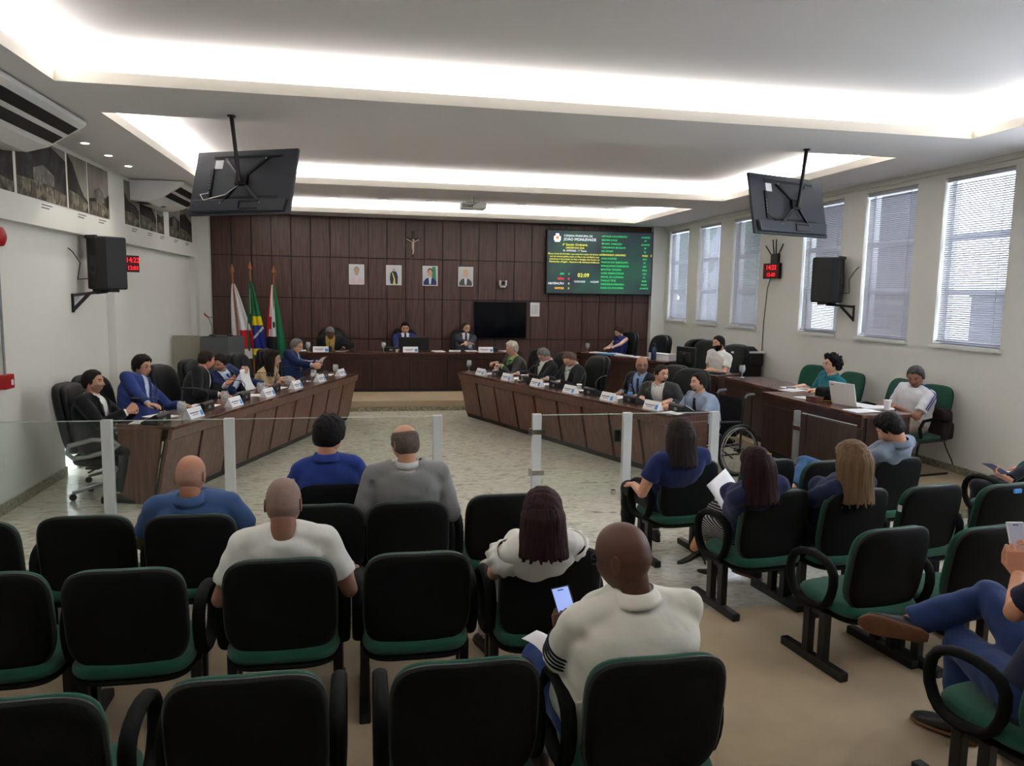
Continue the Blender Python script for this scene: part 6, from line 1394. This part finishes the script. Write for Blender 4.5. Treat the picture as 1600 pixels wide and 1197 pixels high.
for lab, s, o, a in (('white paper lying at the very near end of the left desk', .18, .38, .3), ('white paper before the man in the bright blue suit', .52, .46, -.2), ('white paper between the blue suit and the black suit on the left desk', 1.28, .44, .1), ('white sheet under the hands of the man in black turning to his neighbour', 2.2, .34, .4),
                     ('white sheet before the man leaning over with a paper', 2.95, .42, .0), ('white papers before the woman in beige', 3.72, .42, -.2), ('white papers before the grey-haired man reading at the left desk', 4.62, .42, .2)):
    sheet(lab, *ld(s, o), TZ, lrot+math.pi/2*0+a, n=2 if 'papers' in lab else 1)
for lab, s, o, a, n in (('white sheet at the near end of the right desk before the wheelchair user', .12, .22, .2, 1), ('white papers before the man in the grey blazer', .95, .42, .0, 3), ('white papers beside the water bottle on the right desk', 1.40, .40, .4, 2), ('white sheet under the pen of the man writing on the right desk', 2.92, .40, -.2, 2),
                        ('white sheets before the man bending over the right desk', 3.75, .38, .2, 2), ('white papers at the far end of the right desk', 4.5, .38, .1, 2)):
    sheet(lab, *rd(s, o), TZ, rrot+a, n=n)
for lab, s, o in (('white saucer with a cup before the empty chair on the right desk', 2.06, .30), ('white saucer with a cup before the bending man on the right desk', 3.36, .24)):
    sc_ = thing('saucer', lab.replace(' with a cup', ' under a plastic cup'), 'saucer', (*rd(s, o), TZ)); MB().lathe([(.03, 0), (.085, .014), (.09, .018), (.03, .008), (.001, .008)], n=24).build('dish', M_WHITE, sc_, smooth=50)
    cup('clear plastic cup on the saucer '+lab.split('cup ')[1], *rd(s, o), TZ+.009)
goblet('', 'water goblet at the far end of the right council desk', *rd(5.0, .22), TZ, 'goblets on the right council desk')
cup('clear plastic cup before the white-haired man on the right desk', *rd(4.2, .24), TZ)
wb = thing('water_bottle', 'small clear water bottle with a blue label and cap on the right desk', 'bottle', (*rd(1.14, .40), TZ))
MB().lathe([(.028, 0), (.031, .01), (.031, .10), (.026, .14), (.012, .175), (.012, .185), (.001, .185)], n=18).build('bottle_body', M_WATER, wb, smooth=50)
MB().lathe([(.0315, .045), (.0315, .095)], n=18).build('label', M_BLUE, wb, smooth=50); MB().lathe([(.014, .178), (.014, .20), (.001, .20)], n=14).build('cap', mat('blue bottle cap', (40, 70, 200), .4, var=.04), wb, smooth=50)
# pen of the writer, papers and phones in hands
def hold(o): return o
def in_hand(P, s, along=.075, lift=.02):
    S_, E_, Wt, dr, pn = P['arms'][s]; return Wt+nrm(dr)*along+nrm(pn)*lift, nrm(dr), nrm(pn)
def paper_at(label, c, ax, up, w_, h_, curl=.02):
    """a slightly bent sheet held in the air: centre c, half axes ax (width) and up (height)"""
    t = thing('paper_sheet', label, 'paper', tuple(c)); ax, up = nrm(ax), nrm(up); n = np.cross(ax, up); vs = []
    for j in range(9):
        for i in range(5):
            a_, b_ = (i/4-.5)*w_, (j/8-.5)*h_; vs.append(ax*a_+up*b_+n*curl*math.sin(j/8*math.pi))
    o = MB().add(vs, [(j*5+i, j*5+i+1, j*5+i+6, j*5+i+5) for j in range(8) for i in range(4)]).build('sheet', M_PAPER, t, smooth=180); o.modifiers.new('t', 'SOLIDIFY').thickness = .0012
    return t
def phone_at(label, c, ax, up, screen=(150, 175, 240), case=M_BLACK, w_=.074, h_=.158):
    t = thing('mobile_phone', label, 'phone', tuple(c)); ax, up = nrm(ax), nrm(up); n = np.cross(ax, up); M_ = Matrix((*[(ax[i], up[i], n[i], 0) for i in range(3)], (0, 0, 0, 1)))
    MB().box((-w_/2, -h_/2, -.004), (w_/2, h_/2, .004)).moved(M_).build('case', case, t, bevel=.003)
    o = MB().box((-w_/2+.004, -h_/2+.005, .004), (w_/2-.004, h_/2-.005, .0046)).moved(M_).build('screen', mat('lit phone screen %d %d %d' % screen, screen, .2, emit=screen, estr=.75 if sum(screen) > 300 else .2), t)
    MB().box((-.012, h_/2-.016, .0046), (.012, h_/2-.012, .005)).moved(M_).build('camera_notch', M_BLACK, t); return t
c, d, n = in_hand(A6, -1); 
phone_at('phone with a bright bluish screen held by the man in the striped-sleeve polo', c+np.array([.012, .0, .045]), CR*.95+CU*.25-CF*.12, CU*.92-CR*.28+CF*.35, (152, 172, 236))
sheet_c = np.array([.69, 2.80, .66]); paper_at('folded white paper in the lap of the man in the striped-sleeve polo', sheet_c, A6['r']*.8+A6['f']*.5, A6['f']*.8-A6['r']*.4+np.array([0, 0, .3]), .10, .16)
paper_at('white sheet of text held by the woman in the striped skirt', np.array([2.47, 4.79, .685]), A8['r']*.85+A8['f']*.25+np.array([0, 0, .35]), A8['f']*.45+np.array([0, 0, .80])-A8['r']*.3, .24, .28, .015)
paper_at('long white sheet hanging from the raised hand of the man in dark blue', A4 if False else P4['W'](.06, .42, .90), P4['r'], np.array([0, 0, 1.0])-P4['f']*.35, .21, .28, .03)
c, d, n = in_hand(P6, -1); paper_at('folded grey printed paper in the hands of the grey-haired man at the left desk', c+np.array([.03, -.02, .03]), P6['r'], P6['f']*.5+np.array([0, 0, .8]), .20, .16, .02)
c, d, n = in_hand(P10, -1); paper_at('white slip of paper in the hand of the white-haired man', c, P10['r'], np.array([0, 0, 1.0]), .10, .12, .01)
for P, s, lab in ((P12, 1, 'blue pen in the writing hand of the man at the right desk'), (P4, 1, 'pen in the raised hand of the man in dark blue')):
    c, d, n = in_hand(P, s, .09, .012); t = thing('pen', lab, 'pen', tuple(c)); up = np.array([0, 0, 1.0])+P['f']*-.3
    MB().tube([-nrm(up)*.04, nrm(up)*.10], .005, 8).build('barrel', mat('blue pen plastic', (50, 56, 160), .4, var=.04), t); MB().tube([-nrm(up)*.05, -nrm(up)*.04], .003, 6).build('tip', M_SILVER, t)
c, d, n = in_hand(A11, -1); phone_at('phone with a white case held up at the right edge', c+np.array([.03, .03, .05]), CR, CU+CF*.3, (120, 120, 130), M_WHITE)
c, d, n = in_hand(A12, -1); phone_at('dark phone in the hands at the right edge of the front row', c+np.array([-.03, .0, .03]), CR*.8-CF*.5, CU*.5+CF*.7-CR*.6, (60, 66, 88))
paper_at('pale paper under the phone at the right edge of the front row', c+np.array([.06, .02, -.015]), CR, CF+CU*.25, .16, .10, .01)

# bench things
BZ = .9205
for x, lab in ((-.79, 'left'), (.86, 'middle'), (2.30, 'right')): nameplate('white name card in the %s of the presiding bench' % lab, x, 14.48, BZ, 0, 'name cards on the bench', .28)
for x, lab in ((-1.02, 'left'), (.36, 'middle'), (2.0, 'right')): goblet('', 'water goblet in the %s of the presiding bench' % lab, x, 14.56, BZ, 'goblets on the bench')
for x, lab in ((-.74, 'left'), (.50, 'middle'), (2.42, 'right')): console('microphone console in the %s of the presiding bench' % lab, x, 14.66, BZ, 0, 'consoles on the bench')
mo = thing('computer_monitor', 'black computer monitor seen from behind on the presiding bench', 'monitor', (.94, 14.72, BZ))
MB().box((-.29, -.02, .02), (.29, .02, .265)).build('casing', M_BLACK, mo, bevel=.01); MB().box((-.275, .02, .03), (.275, .0215, .255)).build('screen', M_SCREEN, mo)
MB().box((-.04, -.035, .0), (.04, -.02, .2)).build('stand', M_BLACK, mo); MB().lathe([(.11, 0), (.11, .012), (.03, .016)], n=20).build('foot', M_BLACK, mo, smooth=40); MB().box((-.28, -.021, .262), (.28, .021, .268)).build('top_edge', M_RIM, mo)
for lab, x, y, a, n in (('open papers at the left end of the bench', -1.18, 14.75, .2, 2), ('white paper under the bowed person at the bench', -.42, 14.7, -.3, 1), ('white papers right of the monitor on the bench', 1.40, 14.62, .2, 3), ('open white book of papers on the bench between monitor and crossed arms', 1.72, 14.64, -.1, 5), ('white papers before the crossed arms at the bench', 2.06, 14.72, .1, 2), ('loose white papers at the right end of the bench', 2.72, 14.66, .3, 4)):
    sheet(lab, x, y, BZ, a, n=n)
cb = thing('coffee_cup', 'small white coffee cup between the goblet and the monitor on the bench', 'cup', (.60, 14.5, BZ)); MB().lathe([(.02, 0), (.03, .05), (.027, .05), (.018, .006), (.001, .006)], n=16).build('cup_wall', M_WHITE, cb, smooth=60); MB().tube([(.03, 0, .04), (.045, 0, .03), (.026, 0, .015)], .004, 6).build('handle', M_WHITE, cb)

# clerk desk things
CD = Vector((5.12-4.13, 12.38-14.50)).normalized(); CN = Vector((-CD.y, CD.x)); cd = lambda s, o: (4.13+CD.x*s+CN.x*o, 14.50+CD.y*s+CN.y*o); crot = math.atan2(CN.y, CN.x)-math.pi/2
goblet('', 'water goblet at the left end of the clerk desk', *cd(.06, .22), BZ, 'goblets on the clerk desks')
for lab, s, o, a, n, m in (('white papers at the left end of the clerk desk', .32, .28, .3, 4, None), ('bright blue folder on the clerk desk', .62, .22, .1, 4, mat('bright blue card', (40, 150, 200), .6, var=.04)), ('white papers before the woman in the navy halter top', .62, .44, -.2, 2, None), ('white papers in the middle of the clerk desk', 1.05, .26, .2, 4, None), ('white papers towards the right end of the clerk desk', 1.45, .26, -.1, 3, None)):
    sheet(lab, *cd(s, o), BZ, crot+a, .30, .22, n=n, m=m)
fb = thing('card_box', 'white box behind the dark blue flask on the clerk desk', 'box', (*cd(1.98, .30), BZ), crot); MB().box((-.24, -.10, 0), (.24, .10, .10)).build('box_body', M_PAPER, fb, bevel=.003); MB().box((-.245, -.105, .085), (.245, .105, .11)).build('lid', M_WHITE, fb, bevel=.003)
fl = thing('flask', 'dark blue drinking flask on the clerk desk', 'bottle', (*cd(1.94, .12), BZ)); MB().lathe([(.045, 0), (.048, .01), (.048, .20), (.03, .23), (.03, .245)], n=20).build('flask_body', mat('translucent dark blue', (36, 58, 104), .25, var=.05), fl, smooth=50); MB().lathe([(.034, .24), (.034, .28), (.02, .285)], n=18).build('lid', M_BLACK, fl, smooth=50)
MD = Vector((4.98-4.52, 10.16-10.98)).normalized(); MN = Vector((-MD.y, MD.x)); md = lambda s, o: (4.52+MD.x*s+MN.x*o, 10.98+MD.y*s+MN.y*o); mrot = math.atan2(MN.y, MN.x)-math.pi/2
mo = thing('computer_monitor', 'black computer monitor seen from behind on the computer desk of the bearded man', 'monitor', (*md(.18, .30), BZ), mrot-.25)
MB().box((-.22, -.02, .06), (.22, .02, .36)).build('casing', M_BLACK, mo, bevel=.01); MB().prism([(-.16, -.02, .12), (.16, -.02, .12), (.12, -.05, .28), (-.12, -.05, .28)], (0, .03, 0)).build('rear_housing', M_RIM, mo, bevel=.006); MB().box((-.205, .02, .075), (.205, .0215, .345)).build('screen', M_SCREEN, mo)
MB().box((-.04, -.035, .0), (.04, -.02, .2)).build('stand', M_BLACK, mo); MB().lathe([(.11, 0), (.11, .012), (.03, .016)], n=20).build('foot', M_BLACK, mo, smooth=40); MB().box((-.03, -.052, .25), (.03, -.05, .262)).build('badge', M_SILVER, mo)
kb = thing('keyboard', 'black keyboard before the bearded man in white', 'keyboard', (*md(.66, .30), BZ), mrot); MB().box((-.20, -.07, 0), (.20, .07, .018)).build('keyboard_base', M_BLACK, kb, bevel=.004)
ks = MB(); [ks.box((-.19+i*.026, -.058+j*.025, .018), (-.168+i*.026, -.038+j*.025, .023)) for i in range(15) for j in range(4)]; ks.build('keys', M_RIM, kb)
sheet('white paper beside the keyboard of the bearded man', *md(.58, .14), BZ, mrot+.3, n=2)
# printer cabinet by the right wall
pr = thing('printer', 'large black printer with a paper tray by the right wall', 'printer', (6.05, 11.55, DZ))
MB().box((-.25, -.30, 0), (.25, .32, .78)).build('cabinet', M_BLACK, pr, bevel=.01); MB().box((-.27, -.32, .78), (.27, .34, .98)).build('upper_body', M_BLACK, pr, bevel=.02); MB().box((-.28, -.33, .98), (.28, .35, 1.01)).build('pale_panel', M_WHITE, pr, bevel=.005); MB().prism([(-.24, -.28, 1.01), (.2, -.28, 1.01), (.16, -.2, 1.08), (-.2, -.2, 1.08)], (0, .48, 0)).build('document_feeder', M_BLACK, pr, bevel=.01); MB().box((-.29, -.2, .5), (-.25, .2, .53)).build('paper_tray', M_RIM, pr)
# press desk things
goblet('', 'water goblet at the far end of the far press desk', 5.26, 9.92, BZ, 'goblets on the press desk')
for lab, x, y, a, n in (('white sheet under the hands of the man in teal', 5.36, 8.72, .1, 2), ('white sheet in front of the man in teal near the desk edge', 5.20, 8.50, .4, 1), ('white sheet beside the black camera bag', 5.02, 7.85, .2, 1), ('white sheets before the white laptop', 4.98, 6.86, .1, 2), ('white papers behind the laptop beside the paper cup', 5.26, 7.02, -.2, 4)):
    sheet(lab, x, y, BZ, a+math.pi/2, n=n)
lp = thing('laptop', 'white laptop seen from behind on the near press desk', 'laptop', (5.06, 7.24, BZ), math.radians(-78))
MB().box((-.17, -.02, 0), (.17, .22, .016)).build('keyboard_base', M_WHITE, lp, bevel=.004)
sc2 = MB().box((-.17, -.012, 0), (.17, 0, .24)).moved(Matrix.Translation((0, -.02, .016)) @ Matrix.Rotation(math.radians(14), 4, 'X')).build('screen_lid', M_WHITE, lp, bevel=.004); MB().box((-.158, 0, .012), (.158, .001, .23)).moved(Matrix.Translation((0, -.02, .016)) @ Matrix.Rotation(math.radians(14), 4, 'X')).build('screen', M_SCREEN, sc2)
MB().box((-.15, -.0135, .205), (-.10, -.012, .212)).moved(Matrix.Translation((0, -.02, .016)) @ Matrix.Rotation(math.radians(14), 4, 'X')).build('badge', M_RIM, sc2)
cg = thing('camera_bag', 'black camera bag with a yellow strap on the press desk beside the laptop', 'bag', (5.06, 7.62, BZ), .2); MB().cushion(.20, .15, .14, 4).moved(Matrix.Translation((0, 0, .078))).build('bag_body', M_FABR, cg, smooth=60); MB().tube([(-.1, -.06, .01), (0, -.10, .008), (.12, -.10, .006), (.2, -.06, .006)], .008, 6, flat=.4).build('strap', mat('yellow strap', (200, 170, 40), .7, var=.05), cg); MB().lathe([(.045, 0), (.05, .02), (.05, .07), (.042, .08)], n=18).moved(Matrix.Translation((0, -.06, .08)) @ Matrix.Rotation(math.radians(90), 4, 'X')).build('lens_barrel', M_BLACK, cg, smooth=50)
bx = thing('wooden_box', 'small brown box under the black camera bag on the press desk', 'box', (4.92, 7.60, BZ), .2); MB().box((-.05, -.08, 0), (.05, .08, .045)).build('box_body', M_DESK, bx, bevel=.003); MB().box((-.052, -.082, .035), (.052, .082, .05)).build('lid', M_DESK, bx, bevel=.003)
pc = thing('paper_cup', 'white paper cup before the man in the striped white T-shirt', 'cup', (5.30, 6.90, BZ)); MB().lathe([(.028, 0), (.038, .10), (.036, .10), (.026, .004), (.001, .004)], n=18).build('cup_wall', M_PAPER, pc, smooth=60); MB().lathe([(.037, .098), (.041, .101), (.037, .104)], n=18).build('rim', M_WHITE, pc, smooth=60)
vr = thing('voice_recorder', 'small black voice recorder under the hand of the man in teal', 'recorder', (5.27, 8.66, BZ), 1.2); MB().box((-.02, -.055, 0), (.02, .055, .018)).build('recorder_body', M_BLACK, vr, bevel=.004); MB().box((-.014, .01, .018), (.014, .045, .0188)).build('display', M_SCREEN, vr)
gl = thing('eyeglasses', 'folded grey eyeglasses on the press desk near the man in teal', 'glasses', (5.12, 8.86, BZ), .3)
gm = MB(); [gm.tube([(s*.034+.026*math.cos(q), .0, .018+.018*math.sin(q)) for q in [2*math.pi*k/14 for k in range(14)]], .0025, 6, closed=True) for s in (-1, 1)]; gm.build('frame', M_RIM, gl); MB().tube([(.06, 0, .02), (.06, .03, .012), (-.05, .035, .008)], .002, 6).build('temple', M_RIM, gl); MB().tube([(-.06, 0, .02), (-.06, .025, .012), (.05, .03, .008)], .002, 6).build('temple', M_RIM, gl)
# yellow bag in an empty chair
yb2 = thing('folder', 'yellow folder lying on the seat of the empty chair in the middle row', 'folder', (.10, 3.60, CZ+.413), .3); MB().box((-.07, -.10, 0), (.07, .10, .012)).build('cover', mat('yellow card', (196, 164, 60), .6, var=.05), yb2, bevel=.002); MB().box((-.06, -.09, .012), (.06, .09, .014)).build('pages', M_PAPER, yb2)
finish_people()
bpy.context.view_layer.update()
